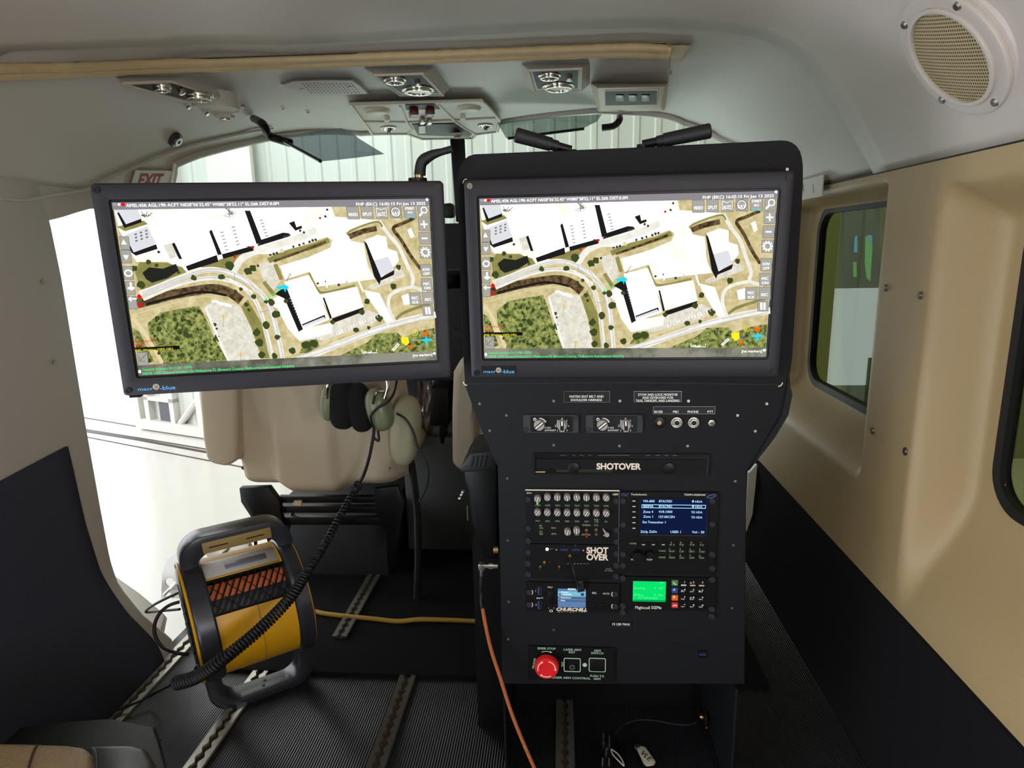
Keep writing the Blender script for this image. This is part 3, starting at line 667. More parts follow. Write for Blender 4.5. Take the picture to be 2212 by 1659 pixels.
def monitor(fr, bz, label, sc_bz, right):
    dp = .014 if right else .034
    """bz: bezel corners a0,a1,b0,b1 in the screen's own metres"""
    a0, a1, b0, b1 = bz
    root = thing('monitor', fr.p(SW/2, b0, -.02), label, 'monitor', None)
    m = MB(); c = .012
    out = [(a0+.004, b0), (a1-.004, b0), (a1, b0+.004), (a1, b1-.004), (a1-.004, b1), (a0+.004, b1), (a0, b1-.004), (a0, b0+.004)]
    m.pf(fr, out, -dp, -.003)
    m.build('housing', 'bezel', root, bevel=.0015)
    m = MB(); o2 = rrect(a0+.002, a1-.002, b0+.002, b1-.002, .004, 3); i2 = rrect(-.0035, SW+.0035, -.0035, SH+.0035, .003, 3); m.framef(fr, o2, i2, -.004, .003)
    m.build('bezel', 'bezel', root, bevel=.0008)
    m = MB(); m.bf(fr, -.0034, SW+.0034, -.0034, SH+.0034, -.0029, .0001); m.build('screen_border', 'blackp', root)
    # lit screen picture: same picture on both monitors
    me_ = MB(); me_.mats = MAP.mats; me_.f = MAP.f; me_.m = MAP.m
    me_.v = [fr.p(v.x, v.z, -v.y) for v in MAP.v]
    me_.build('screen', None, root, smooth=False)
    m = MB()
    for x, y in ((a0+.009, b0+.009), (a1-.009, b0+.009), (a0+.009, b1-.009), (a1-.009, b1-.009)):
        q = MB(); q.ring(fr, x, y, .0022, .0042, .003, .0045, 20); q.cf(fr, x, y, .0024, .003, .0038, 6); q.build('screw', 'blackp' if (x, y) != (a0+.009, b1-.009) or not right else 'steel', root)
    # maker's mark
    a = sc_bz[0]; b = sc_bz[1]; k = sc_bz[2]
    m = MB()
    m.txt(fr, 'macr', a, b-.0025, .0044*k, .0032, align='L', bold=.008, w=.0195*k)
    m.txt(fr, '-blue', a+.0285*k, b-.0025, .0058*k, .0032, align='L', bold=.008, w=.020*k)
    g = m.build('lettering', 'bluel', root, smooth=False)
    m = MB()
    for r in (.0017, .003, .0042): m.ring(fr, a+.0238*k, b-.0005, (r-.0005)*k, r*k, .003, .0033, 20)
    m.build('logo_ring', 'cream', root, smooth=False)
    return root
ql = FL.q; 
bl = [FL.q(*p) for p in ((192.7, 393.5), (959.5, 391.7), (975, 818), (267, 855))]
bzL = (-.0245, SW+.0215, (bl[2][1]+bl[3][1])/2, (bl[0][1]+bl[1][1])/2)
br = [FRM.q(*p) for p in ((1002, 389), (1711, 367), (1689, 821), (1017, 812))]
bzR = (-.0215, SW+.0215, (br[2][1]+br[3][1])/2, (br[0][1]+br[1][1])/2)
print('bezel', [tuple(round(c, 3) for c in p) for p in bl], [tuple(round(c, 3) for c in p) for p in br])
aL, bL = FL.q(299, 836); aR, bR = FRM.q(1045, 798)
monL = monitor(FL, bzL, 'left flat monitor swung out on an arm, showing an aerial map', (aL, bL, 1.0), False)
monR = monitor(FRM, bzR, 'right flat monitor docked on the tall black rack, showing the same aerial map', (aR, bR, .96), True)
m = MB(); m.bf(FRM, aR-.003, aR+.05, bR-.0055, bR+.0065, .003, .0031); m.build('nameplate', 'blackp', monR)
m = MB()
for x in (-.02, SW+.0): m.bf(FL, bzL[0]+.006, bzL[0]+.02, bzL[2]-.003, bzL[2]+.001, -.03, -.004)
m.build('lower_tab', 'blackp', monL)
# swing arm carrying the left monitor
arm = thing('swing_arm', (-.16, 1.0, .75), 'black jointed arm holding the left monitor to the rack', 'swing arm')
m = MB(); c = FL.p(SW*.8, SH*.5, -.045); m.bf(FL, SW*.66, SW*.94, SH*.25, SH*.75, -.052, -.0345); m.build('mount_plate', 'blackp', arm, bevel=.002)
m = MB(); m.tube([c, Vector((-.19, 1.03, .9)), Vector((-.135, 1.06, .9))], .016, 12); m.build('link', 'blackp', arm)
# clamping lever on top of the left monitor
lev = thing('clamp_lever', at(905, 385, Y=.955), 'black cranked clamping lever standing on the left monitor', 'lever')
Yl = .955
pl = [at(x, y, Y=Yl) for x, y in ((907, 378), (909, 358), (915, 346), (935, 334), (958, 327), (976, 322))]
m = MB(); sp = spl(pl, 6); m.tube(sp, [.0085-.0005*math.sin(i/len(sp)*6) if i < len(sp)*.4 else .0085-.0035*min(1, (i/len(sp)-.4)*3) for i in range(len(sp))], 14); m.build('handle', 'rub', lev)
top = at(905, 385, Y=Yl); f2 = Fr((top.x, Yl, top.z-.004), (1, 0, 0), (0, 1, 0))
m = MB(); m.cf(f2, 0, 0, .0065, .004, .012, 20); m.build('nut', 'brass', lev)
m = MB(); m.cf(f2, -.002, 0, .0135, -.003, .004, 24); m.build('base_washer', 'blackp', lev)
# ================================================================ equipment rack
rack = thing('equipment_rack', (.09, 1.1, 0), 'tall black equipment rack with lettered front panel standing right of centre', 'equipment rack')
up = FR.qs([(988, 400), (989, 380), (991, 367), (995, 355), (1002, 345), (1012, 337), (1024, 333), (1360, 319), (1688, 303), (1701, 304), (1712, 308), (1722, 316), (1729, 327), (1733, 341), (1735, 358), (1735, 400), (1725, 560), (1712, 770), (1706, 812), (1709, 850), (1700, 895), (1670, 945), (1613, 1018), (1611, 1200), (1609, 1478), (1084, 1478), (1082, 1300), (1075, 1008), (1042, 935), (1005, 835), (1000, 760), (993, 600)])
m = MB(); m.pf(FR, up, -.045, 0)
m.build('face_plate', 'black', rack, bevel=.0012, seg=1)
low = FR.qs([(1613, 1018), (1609, 1478), (1084, 1478), (1075, 1008)])
zb = min(q[1] for q in low); zt = max(q[1] for q in low); x0 = (low[2][0]+low[3][0])/2; x1 = (low[0][0]+low[1][0])/2
m = MB(); m.bf(FR, x0+.002, x1-.002, zb+.002, zt+.25, -.24, -.0455); m.build('cabinet', 'black', rack, bevel=.002, seg=1)
for s_, xx in ((0, x0), (1, x1-.004)):
    m = MB(); m.bf(FR, xx, xx+.004, .0, zb, -.24, -.004); m.build('side_foot', 'black', rack, bevel=.0008, seg=1)
m = MB(); m.bf(FR, x0+.004, x1-.004, 0.0, zb, -.24, -.235); m.build('rear_plate', 'unit', rack)
# lid lip line and panel joints
m = MB(); m.stroke(FR, FR.qs([(1004, 829), (1350, 826), (1703, 831)]), .0012, .0006); m.build('panel_joint', 'seal', rack, smooth=False); m = MB(); m.stroke(FR, FR.qs([(1090, 1383), (1604, 1383)]), .0008, .0006); m.build('panel_joint', 'seal', rack, smooth=False)
# perforated flank
m = MB()
oo = FR.qs([(1700, 818), (1709, 850), (1700, 895), (1670, 945), (1616, 1014), (1650, 955), (1686, 895), (1695, 850)])
m.pf(FR, oo, -.03, .006)
gm = mat('perforated_black_mesh', lin(26,26,28), .6, spec=.2)
nt = gm.node_tree; p_ = nt.nodes['Principled BSDF']; tc = nt.nodes.new('ShaderNodeTexCoord'); vo = nt.nodes.new('ShaderNodeTexVoronoi'); vo.inputs['Scale'].default_value = 420
rp = nt.nodes.new('ShaderNodeValToRGB'); rp.color_ramp.elements[0].position = .25; rp.color_ramp.elements[0].color = (.002, .002, .002, 1); rp.color_ramp.elements[1].position = .35; rp.color_ramp.elements[1].color = lin(26, 26, 28)
nt.links.new(tc.outputs['Object'], vo.inputs['Vector']); nt.links.new(vo.outputs['Distance'], rp.inputs[0]); nt.links.new(rp.outputs[0], p_.inputs['Base Color'])
m.build('perforated_flank', gm, rack)
SCR = [(1036, 872), (1196, 866), (1339, 866), (1487, 866), (1656, 872), (1094, 897), (1593, 897), (1058, 930), (1631, 931), (1196, 961), (1338, 963), (1485, 963), (1096, 1033), (1588, 1039), (1097, 1167), (1584, 1177), (1099, 1299), (1581, 1313), (1098, 1380), (1196, 1360), (1700, 366)]
for k, (x, y) in enumerate(SCR):
    a, b = FR.q(x, y); m = MB(); m.cf(FR, a, b, .0022, 0, .0012, 14); m.cf(FR, a, b, .0011, .0012, .0016, 6); m.build('screw', 'steel', rack)
def corner(x, y, f):  # bright worn corners of the docking frame
    a, b = FR.q(x, y); m = MB(); L = [(a+.006*math.cos(math.radians(t)), b+.006*math.sin(math.radians(t))) for t in range(f, f+91, 15)]; m.stroke(FR, L, .0014, .0008); m.build('worn_corner', 'cream', rack, smooth=False)
corner(1009, 396-0, 90); corner(1009, 824, 180); corner(1681, 826, 270)
# placards
def placard(px0, py0, px1, py1, lines, hpx, name='placard'):
    a0, b1 = FR.q(px0, py0); a1, b0 = FR.q(px1, py1); m = MB(); m.use('blackp'); m.bf(FR, a0, a1, b0, b1, 0, .0006)
    m.use('steel'); t = .0003; m.framef(FR, [(a0, b0), (a1, b0), (a1, b1), (a0, b1)], [(a0+t, b0+t), (a1-t, b0+t), (a1-t, b1-t), (a0+t, b1-t)], .0005, .0008)
    o = m.build(name, None, rack, smooth=False)
    m = MB()
    for s_, x, y, w in lines: m.tp(FR, s_, x, y+hpx/2, hpx, .0009, wpx=w, bold=.012)
    m.build('lettering', 'white', o, smooth=False)
placard(1218, 845, 1317, 869, [('FASTEN SEAT BELT AND', 1267, 854, 71), ('SHOULDER HARNESS', 1266.5, 861.5, 65)], 5)
placard(1369.5, 845, 1471.5, 868, [('STOW AND LOCK MONITOR', 1421, 850, 82), ('AND KEYBOARD FOR', 1421, 856.5, 64), ('TAXI, TAKEOFF, AND LANDING', 1420.5, 863, 90)], 5)
placard(1411, 878, 1544.5, 894, [('BOSE', 1422.5, 887, 17), ('MIC', 1460, 887, 11.5), ('PHONE', 1497, 887, 22), ('PTT', 1534.5, 887, 11.5)], 5)
placard(1313, 1338, 1370, 1354, [('15 LBS MAX', 1342, 1346, 34)], 5)
# jacks
def jack(px, py, r, kind):
    a, b = FR.q(px, py); k = FR.mpp(px, py); m = MB()
    if kind == 'bose': m.cf(FR, a, b, 12*k, 0, .003, 28); o = m.build('headset_jack', 'blackp', rack, bevel=.0006); m = MB(); m.cf(FR, a, b, 4.5*k, .003, .0045, 16); m.build('centre_pin', 'brass', o)
    elif kind == 'ptt': m.ring(FR, a, b, 3*k, 8*k, 0, .004, 6); m.cf(FR, a, b, 6.5*k, 0, .002, 20); o = m.build('push_button', 'steel', rack, bevel=.0004); m = MB(); m.cf(FR, a, b, 3.5*k, .002, .006, 14); m.build('button_cap', 'chrome', o)
    else: m.ring(FR, a, b, 4.5*k, 8*k, 0, .0055, 24); m.ring(FR, a, b, 8*k, 12*k, 0, .003, 24); o = m.build('headset_jack', 'steel', rack, bevel=.0004); m = MB(); m.cf(FR, a, b, 4.5*k, 0, .001, 16); m.build('socket', 'seal', o)
jack(1423.5, 912, 12, 'bose'); jack(1461, 912.5, 12, 'j'); jack(1497.5, 912.5, 12, 'j'); jack(1536, 913, 8, 'ptt')
# ---------------------------------------------------------------- rack units
def unit(name, label, cat, px0, py0, px1, py1, th=.003, group=None, m_='unit', r=.0012):
    a0, b1 = FR.q(px0, py0); a1, b0 = FR.q(px1, py1)
    root = thing(name, FR.p((a0+a1)/2, b0, 0), label, cat, group)
    m = MB(); m.rbf(FR, a0, a1, b0, b1, .0001, th, r, 3); m.build('face', m_, root, bevel=.0004, seg=1)
    return root
def fast(root, px, py, th, slot=0, rp=6): # quarter-turn fastener
    a, b = FR.q(px, py); k = FR.mpp(px, py); m = MB(); m.ring(FR, a, b, (rp-1.7)*k, rp*k, th, th+.0018, 20); m.cf(FR, a, b, (rp-1.7)*k, th, th+.0009, 16); o = m.build('fastener', 'shaft', root, bevel=.0002, seg=1)
def knob(root, px, py, rpx, ang, th, h=.009, line=True, m_='knob', name='knob', pointer=False):
    a, b = FR.q(px, py, th); k = FR.mpp(px, py); r = rpx*k; m = MB()
    if pointer:
        t = math.radians(ang); d = (math.sin(t), math.cos(t)); n = (d[1], -d[0])
        m.cf(FR, a, b, r, th, th+h*.35, 28); m.pf(FR, [(a+d[0]*r+n[0]*r*.25, b+d[1]*r+n[1]*r*.25), (a+d[0]*r-n[0]*r*.25, b+d[1]*r-n[1]*r*.25), (a-n[0]*r*.75, b-n[1]*r*.75), (a-d[0]*r*1.15-n[0]*r*.4, b-d[1]*r*1.15-n[1]*r*.4), (a-d[0]*r*1.15+n[0]*r*.4, b-d[1]*r*1.15+n[1]*r*.4), (a+n[0]*r*.75, b+n[1]*r*.75)], th+h*.35, th+h)
    else: m.cf(FR, a, b, r, th, th+h, 28 if rpx < 12 else 12, r*.94)
    o = m.build(name, m_, root, bevel=.0003, seg=1)
    if line:
        t = math.radians(ang); d = (math.sin(t), math.cos(t)); m = MB(); L = lambda s0, s1, w, z, mt: (m.use(mt), m.stroke(FR, [(a+d[0]*r*s0, b+d[1]*r*s0), (a+d[0]*r*s1, b+d[1]*r*s1)], w, z))
        L(-.9, .9, r*.62, th+h+.0002, 'blackp'); L(-.86 if not pointer else 0, .86, r*.26, th+h+.0004, 'kline'); m.build('pointer_line', None, o, smooth=False)
    return o
# twin selector panels
for i, (x0_, x1_, lab) in enumerate(((1130, 1250, 'small grey selector panel with two knobs, left of its twin below the seat belt placard'), (1265, 1388, 'small grey selector panel with two knobs, right of its twin and beside the jacks'))):
    u = unit('selector_panel', lab, 'control panel', x0_, 895, x1_, 934, .0035, 'twin selector panels', 'dim', .003)
    dx = 0 if i == 0 else (0); X = lambda v: x0_+(v-1130) if i == 0 else 1265+(v-1130)*1.025
    a0, b1 = FR.q(X(1146), 898); a1, b0 = FR.q(X(1236), 931); m = MB(); m.rbf(FR, a0, a1, b0, b1, .0035, .005, .002, 4); m.build('inner_face', 'blackp', u, bevel=.0003, seg=1)
    knob(u, X(1165), 916.5, 11.5, 50, .005, .008); knob(u, X(1214), 917, 11.5, 0 if i == 0 else -4, .005, .008, pointer=True)
    m = MB(); 
    for s_, x, y, h in (('1', 1204, 928, 4), ('2', 1200, 918, 4), ('3', 1204, 907, 4), ('4', 1214, 902.5, 4.5), ('5', 1224.5, 907, 4), ('6', 1228.5, 918, 4), ('7', 1225, 928, 4)): m.tp(FR, s_, X(x), y+h/2, h, .0052, bold=.01)
    m.tp(FR, 'PUSH', X(1177), 924, 3.6, .0052, align='L'); m.tp(FR, 'DAY/NGT', X(1177), 929.5, 3.6, .0052, align='L')
    kk = FR.mpp(1200, 915); a, b = FR.q(X(1155.5), 904); m.ring(FR, a, b, 2.2*kk, 3.2*kk, .005, .0053, 16); m.stroke(FR, [(a, b), (a, b+3*kk)], .8*kk, .0054)
    a, b = FR.q(X(1165), 916.5); n = 12; L = [(a+15*kk*math.cos(math.radians(90-q*6)), b+15*kk*math.sin(math.radians(90-q*6))) for q in range(n)]
    P = []; 
    for q in range(n): t = math.radians(90-q*6); w = (1+2.6*q/n)*kk; P.append(((a+(15*kk+w/2)*math.cos(t), b+(15*kk+w/2)*math.sin(t)), (a+(15*kk-w/2)*math.cos(t), b+(15*kk-w/2)*math.sin(t))))
    for q in range(n-1): m.flat(FR, [P[q][0], P[q+1][0], P[q+1][1], P[q][1]], .0053)
    m.build('lettering', 'white', u, smooth=False)
    for x, y in ((1243, 901), (1135, 927)): fast(u, X(x), y, .0035, rp=5)
# keyboard tray
tray = thing('keyboard_tray', FR.p(.1, FR.q(1340, 1025)[1], .0), 'black pull-out keyboard tray with a cream logo across its front', 'keyboard tray')
a0, b1 = FR.q(1152, 978); a1, b0 = FR.q(1530, 1026)
m = MB(); m.framef(FR, [(a0, b0), (a1, b0), (a1, b1), (a0, b1)], [(a0+.003, b0+.002), (a1-.003, b0+.002), (a1-.003, b1-.002), (a0+.003, b1-.002)], .0001, .0035); m.build('surround', 'blackp', tray, bevel=.0004, seg=1)
m = MB(); m.bf(FR, a0+.003, a1-.003, b0+.002, b1-.002, .0001, .0012); m.build('slot', 'lens', tray)
ta0, tb1 = FR.q(1158, 990); ta1, tb0 = FR.q(1524, 1022)
m = MB(); m.rbf(FR, ta0, ta1, tb0+.006, tb1, .0013, .0032, .001, 3); m.build('tray_front', 'unit', tray, bevel=.0004, seg=1)
m = MB(); m.tp(FR, 'SHOTOVER', 1336.5, 1007.5, 12.5, .0034, wpx=90, bold=.035); m.build('lettering', 'cream', tray, smooth=False)
kk = FR.mpp(1340, 1000)
for x, y, mt in ((1239, 1009, 'blackp'), (1444, 1010, 'blackp')):
    a, b = FR.q(x, y); m = MB(); m.cf(FR, a, b, 12.5*kk, .0032, .006, 30); m.build('finger_knob', mt, tray, bevel=.001)
m = MB(); m.flat(FR, FR.qs([(1157, 1018), (1178, 1018), (1178, 1020), (1157, 1020)]), .0014); m.build('ledge', 'gold', tray, smooth=False)
m = MB(); m.bf(FR, FR.q(1196, 0)[0], FR.q(1337, 0)[0], tb0+.0005, tb0+.0045, .0012, .0022); m.build('chrome_strip', 'chrome', tray)
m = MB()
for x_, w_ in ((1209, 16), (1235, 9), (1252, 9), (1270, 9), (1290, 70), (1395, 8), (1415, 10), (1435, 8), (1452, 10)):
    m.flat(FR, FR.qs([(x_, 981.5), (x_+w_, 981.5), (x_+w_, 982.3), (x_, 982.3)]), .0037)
m.build('edge_highlights', 'steel', tray, smooth=False)  # thin steel strips painted as highlights along the tray surround
# audio panel
aud = unit('audio_panel', 'black audio panel with three rows of small grey knobs in the rack', 'audio panel', 1137, 1057, 1337, 1171, .004)
m = MB(); m.bf(FR, FR.q(1135, 1056)[0], FR.q(1337, 1056)[0], FR.q(1200, 1057.5)[1], FR.q(1200, 1055.5)[1], .0035, .0052); m.build('top_edge', 'cream', aud)
m = MB(); m.bf(FR, FR.q(1337, 1056)[0], FR.q(1338.6, 1056)[0], FR.q(1200, 1210)[1], FR.q(1200, 1055.5)[1], .0035, .0045); m.build('side_edge', 'steel', aud)
ks = [20, -38, 0, -8, -12, 0, -6, 35]
kn0 = None
xs0 = [1161.5, 1182.5, 1204, 1225, 1246, 1266.5, 1288, 1309]
for i in range(8):
    knob(aud, xs0[i], (1075 if i == 0 else 1071.5)+i*.15, 7, ks[i], .004, .008); knob(aud, xs0[i], 1104+i*.28, 7, 38-i*1.2, .004, .008)
a, b = FR.q(1161.5, 1081.5); m = MB(); m.cf(FR, a, b, .0014, .012, .0128, 12); m.build('lit_indicator', emi('green_indicator', lin(90, 255, 60), 1.6), aud)
knob(aud, 1226, 1146, 7, 15, .004, .008); knob(aud, 1245.5, 1143, 7, 0, .004, .008)
m = MB(); L1 = ['COM1', 'COM2', 'TAC1', 'TAC2', 'TAC3', 'TAC4', 'TAC5', 'COMX']; L2 = ['PVT', 'NAV1', 'NAV2', 'MRK', 'DME', 'AUX1', 'PAG\nCTR', 'PA']
for i in range(8):
    m.tp(FR, L1[i], xs0[i]+.3, 1091.5+i*.2, 3.6, .0042, wpx=10, bold=.01); m.tp(FR, L2[i], xs0[i]+.3, 1125.5+i*.2 if '\n' not in L2[i] else 1125, 3.4, .0042, wpx=8.5 if len(L2[i]) > 2 else 5, bold=.01)
for s_, x, y, w in (('EMERG', 1267, 1134.5, 16), ('ICS', 1288, 1134.5, 8), ('ND\nCALL', 1169.5, 1138, 8), ('MULT', 1196, 1140.5, 9), ('ICS\nREC', 1169.5, 1151, 7), ('RPTR', 1196.5, 1153.5, 9.5), ('VOX', 1246, 1155, 9), ('NORMAL', 1266.5, 1155, 18), ('TX', 1287.5, 1155, 5.5), ('MASTER', 1309.5, 1156.5, 12)): m.tp(FR, s_, x, y, 3.6, .0042, wpx=w, bold=.01)
m.build('lettering', 'nvg', aud, smooth=False)
m = MB(); m.tp(FR, 'SER/IN', 1143, 1065, 2.6, .0042, wpx=10); m.tp(FR, 'AEM', 1329, 1068, 4.2, .0042, wpx=11, bold=.03); m.build('printed_lettering', 'white', aud, smooth=False)
for x, y in ((1141, 1077), (1331, 1080), (1141, 1139.5), (1331, 1143), (1141, 1166), (1331, 1168)): fast(aud, x, y, .004)
for x, y, mt in ((1266.5, 1143, 'brass'), (1287.5, 1142, 'brass')):
    a, b = FR.q(x, y); m = MB(); m.ring(FR, a, b, .0012, .0028, .004, .006, 12); m.tube([FR.p(a, b, .005), FR.p(a, b-.001, .013)], .0012, 8); m.build('toggle_switch', mt, aud)
a, b = FR.q(1266.5, 1153); m = MB(); m.tube([FR.p(a, b, .004), FR.p(a, b, .012)], .0012, 8); m.build('red_toggle_tip', 'red', aud)
a, b = FR.q(1310, 1149); m = MB(); m.cf(FR, a, b, .0037, .008, .0115, 20); m.tube([FR.p(a, b, .009), FR.p(a-.0035, b+.004, .006), FR.p(a-.0062, b+.0085, .005)], [.002, .0014, .0006], 8); m.build('paddle_lever', 'knob', aud)
# usb and toggle panel
usb = unit('camera_interface_panel', 'black panel with two USB sockets, toggles and a stacked cream logo under the audio panel', 'control panel', 1137, 1173, 1337, 1250, .0035)
m = MB(); m.tp(FR, 'SHOT', 1290.5, 1189, 12.5, .0037, wpx=43, bold=.035); m.tp(FR, 'OVER', 1290.5, 1203.5, 12.5, .0037, wpx=43, bold=.035); m.build('lettering', 'cream', usb, smooth=False)
m = MB(); m.tp(FR, '1', 1218, 1178, 3, .0037); m.tp(FR, '2', 1243, 1178, 3, .0037); m.tp(FR, 'ss<', 1192, 1185.5, 2.5, .0037, wpx=8); m.tp(FR, '1', 1187, 1215, 3.5, .0037); m.tp(FR, 'HTCM/2', 1315, 1229, 2.6, .0037, wpx=11); m.tp(FR, 'S/N 190046', 1315, 1233, 2.6, .0037, wpx=17)
for i in range(7): m.flat(FR, FR.qs([(1225+i*7, 1215), (1229+i*7, 1215), (1229+i*7, 1216), (1225+i*7, 1216)]), .0037)
m.build('small_lettering', mat('faint_lettering', lin(140,135,125), .5), usb, smooth=False)
for x in (1218.5, 1244):
    a, b = FR.q(x, 1184.5); k = kk*1.0; m = MB(); m.framef(FR, [(a-9*k, b-4*k), (a+9*k, b-4*k), (a+9*k, b+4*k), (a-9*k, b+4*k)], [(a-8*k, b-3.2*k), (a+8*k, b-3.2*k), (a+8*k, b+3.2*k), (a-8*k, b+3.2*k)], .0035, .0042); o = m.build('usb_socket', 'shaft', usb); m = MB(); m.bf(FR, a-7.5*k, a+7.5*k, b-1.8*k, b+.4*k, .0035, .0041); m.build('tongue', 'blued', o)
a, b = FR.q(1182, 1184); m = MB(); m.cf(FR, a, b, 3.4*kk, .0035, .0045, 16); m.build('white_led', emi('white_led_glow', lin(200, 215, 255), 2.2), usb)
for x, y in ((1202, 1185), (1260, 1186.5)): a, b = FR.q(x, y); m = MB(); m.cf(FR, a, b, 1.6*kk, .0035, .0045, 12); m.build('small_led', mat('pink_led', lin(190,120,120), .3, emit=lin(190,120,120), es=.3), usb)
for x, y, r in ((1231, 1198.5, 3.8), (1176, 1212.5, 3.8), (1167.5, 1222, 3), (1208, 1222, 3)):
    a, b = FR.q(x, y); m = MB(); m.ring(FR, a, b, 1.3*kk, r*kk, .0035, .0048, 10); m.tube([FR.p(a, b, .004), FR.p(a, b-.0012, .011)], .0011, 8); m.build('toggle_switch', 'brass', usb)
for x, y in ((1141, 1191), (1331, 1194), (1141, 1215), (1331, 1219), (1141, 1238), (1330, 1243)): fast(usb, x, y, .0035)
# cable plugged in the usb panel, drooping over the recorder's screen
cab = thing('usb_cable', FR.p(*FR.q(1260, 1275), .01), 'thin black cable with a square plug drooping over the small blue screen', 'cable')
m = MB(); m.tube(spl([FR.p(*FR.q(1231, 1199), .012), FR.p(*FR.q(1238, 1212), .03), FR.p(*FR.q(1244, 1235), .028), FR.p(*FR.q(1250, 1258), .014)], 6), .0016, 8); m.build('wire', 'rub', cab)
m = MB(); m.prism([FR.p(*FR.q(x, y), .004) for x, y in ((1245, 1256), (1259, 1254), (1263, 1275), (1248, 1278))], [FR.p(*FR.q(x, y, .012), .012) for x, y in ((1245, 1256), (1259, 1254), (1263, 1275), (1248, 1278))]); m.build('plug', 'rub', cab, bevel=.001)
# video recorder
rec = unit('video_recorder', 'black recorder unit with a small blue menu screen and vertical USB sockets', 'video recorder', 1137, 1255, 1337, 1322, .0035)
a0, b1 = FR.q(1205, 1269); a1, b0 = FR.q(1265, 1310)
m = MB(); m.use(emi('rec_blue_low', lin(95,130,175), .85)); m.rbf(FR, a0, a1, b0, b1, .0035, .0038, .001, 3)
h_ = b1-b0; m.use(emi('rec_light_blue', lin(120,185,205), .95)); m.flat(FR, [(a0, b1-h_*.40), (a1, b1-h_*.40), (a1, b1-h_*.13), (a0, b1-h_*.13)], .0039)
m.use(emi('rec_grey_row', lin(80,105,140), .8)); m.flat(FR, [(a0+.004, b1-h_*.53), (a1-.001, b1-h_*.53), (a1-.001, b1-h_*.45), (a0+.004, b1-h_*.45)], .00395); m.flat(FR, [(a0+.004, b1-h_*.69), (a1-.001, b1-h_*.69), (a1-.001, b1-h_*.61), (a0+.004, b1-h_*.61)], .00395); m.flat(FR, [(a0+.002, b1-h_*.36), (a0+.008, b1-h_*.36), (a0+.008, b1-h_*.25), (a0+.002, b1-h_*.25)], .00395)
m.use(mm['wt']); m.tp(FR, 'ION', 1235, 1273, 4.5, .004, wpx=14, bold=.03); 
for s_, x, y, w in (('Primary', 1220, 1279, 14), ('Not recording', 1223, 1283.5, 20), ('Video Review', 1222, 1291, 20), ('Setup', 1216, 1297, 8)): m.tp(FR, s_, x, y, 2.8, .004, wpx=w)
m.use(emi('rec_knob_mark', lin(60,80,110), .8)); a, b = FR.q(1258, 1281.5); m.cf(FR, a, b, 4*kk, .0039, .004, 16)
m.build('screen', None, rec, smooth=False)
m = MB(); m.tp(FR, 'CHURCHILL', 1235, 1316.5, 6.2, .0037, wpx=60, bold=.05, shear=.25)
for i, c in enumerate('NAVIGATION'): m.tp(FR, c, 1207+i*6.3, 1321.5, 2.8, .0037)
m.build('lettering', 'cream', rec, smooth=False)
m = MB(); m.tp(FR, 'FAU', 1188, 1268.5, 3.6, .0037, wpx=9); m.tp(FR, '1', 1157, 1276.5, 3.5, .0037); m.tp(FR, '2', 1158, 1306.5, 3.5, .0037); m.tp(FR, 'ss<', 1166, 1291.5, 4, .0037, wpx=13, bold=.02); m.tp(FR, '1', 1185, 1313.5, 3, .0037); m.tp(FR, '2', 1196, 1313.5, 3, .0037)
a, b = FR.q(1190.5, 1317); m.framef(FR, rrect(a-3.5*kk, a+3.5*kk, b-2.6*kk, b+2.6*kk, kk, 2), rrect(a-2.6*kk, a+2.6*kk, b-1.7*kk, b+1.7*kk, .6*kk, 2), .0036, .0038)
m.tp(FR, 'REC', 1284, 1281, 3.8, .0037, wpx=8.5); m.build('small_lettering', 'white', rec, smooth=False)
m = MB(); m.tp(FR, 'MUTE', 1309.5, 1282.5, 4, .0037, wpx=12.5, bold=.01); m.build('backlit_lettering', 'nvg2', rec, smooth=False)
for y in (1274, 1304.5):
    a, b = FR.q(1165.5, y); m = MB(); m.framef(FR, [(a-4*kk, b-9*kk), (a+4*kk, b-9*kk), (a+4*kk, b+9*kk), (a-4*kk, b+9*kk)], [(a-3.2*kk, b-8.2*kk), (a+3.2*kk, b-8.2*kk), (a+3.2*kk, b+8.2*kk), (a-3.2*kk, b+8.2*kk)], .0035, .0043); o = m.build('usb_socket', 'steel', rec); m = MB(); m.bf(FR, a-3*kk, a+.3*kk, b-7.8*kk, b+7.8*kk, .0035, .0042); m.build('tongue', 'blued', o)
a, b = FR.q(1190, 1289); m = MB(); m.rbf(FR, a-6*kk, a+6*kk, b-15*kk, b+15*kk, .0035, .0046, .001, 2); m.build('rocker_switch', 'blackp', rec, bevel=.0003)
for x, y in ((1300, 1305), (1283, 1306)): a, b = FR.q(x, y); m = MB(); m.cf(FR, a, b, 5*kk, .0035, .006, 18); m.build('push_button', 'blackp', rec, bevel=.0003)
for x, y in ((1143, 1276.5), (1143, 1303.5), (1329, 1281), (1329, 1307)):
    fast(rec, x, y, .0035, rp=5.5); a, b = FR.q(x, y); sg = 1 if x < 1200 else -1
    m = MB(); m.stroke(FR, [(a+sg*8*kk*math.cos(math.radians(t)), b+8*kk*math.sin(math.radians(t))) for t in range(-40, 41, 10)], 1.6*kk, .004); m.build('worn_ring', 'cream', rec, smooth=False)
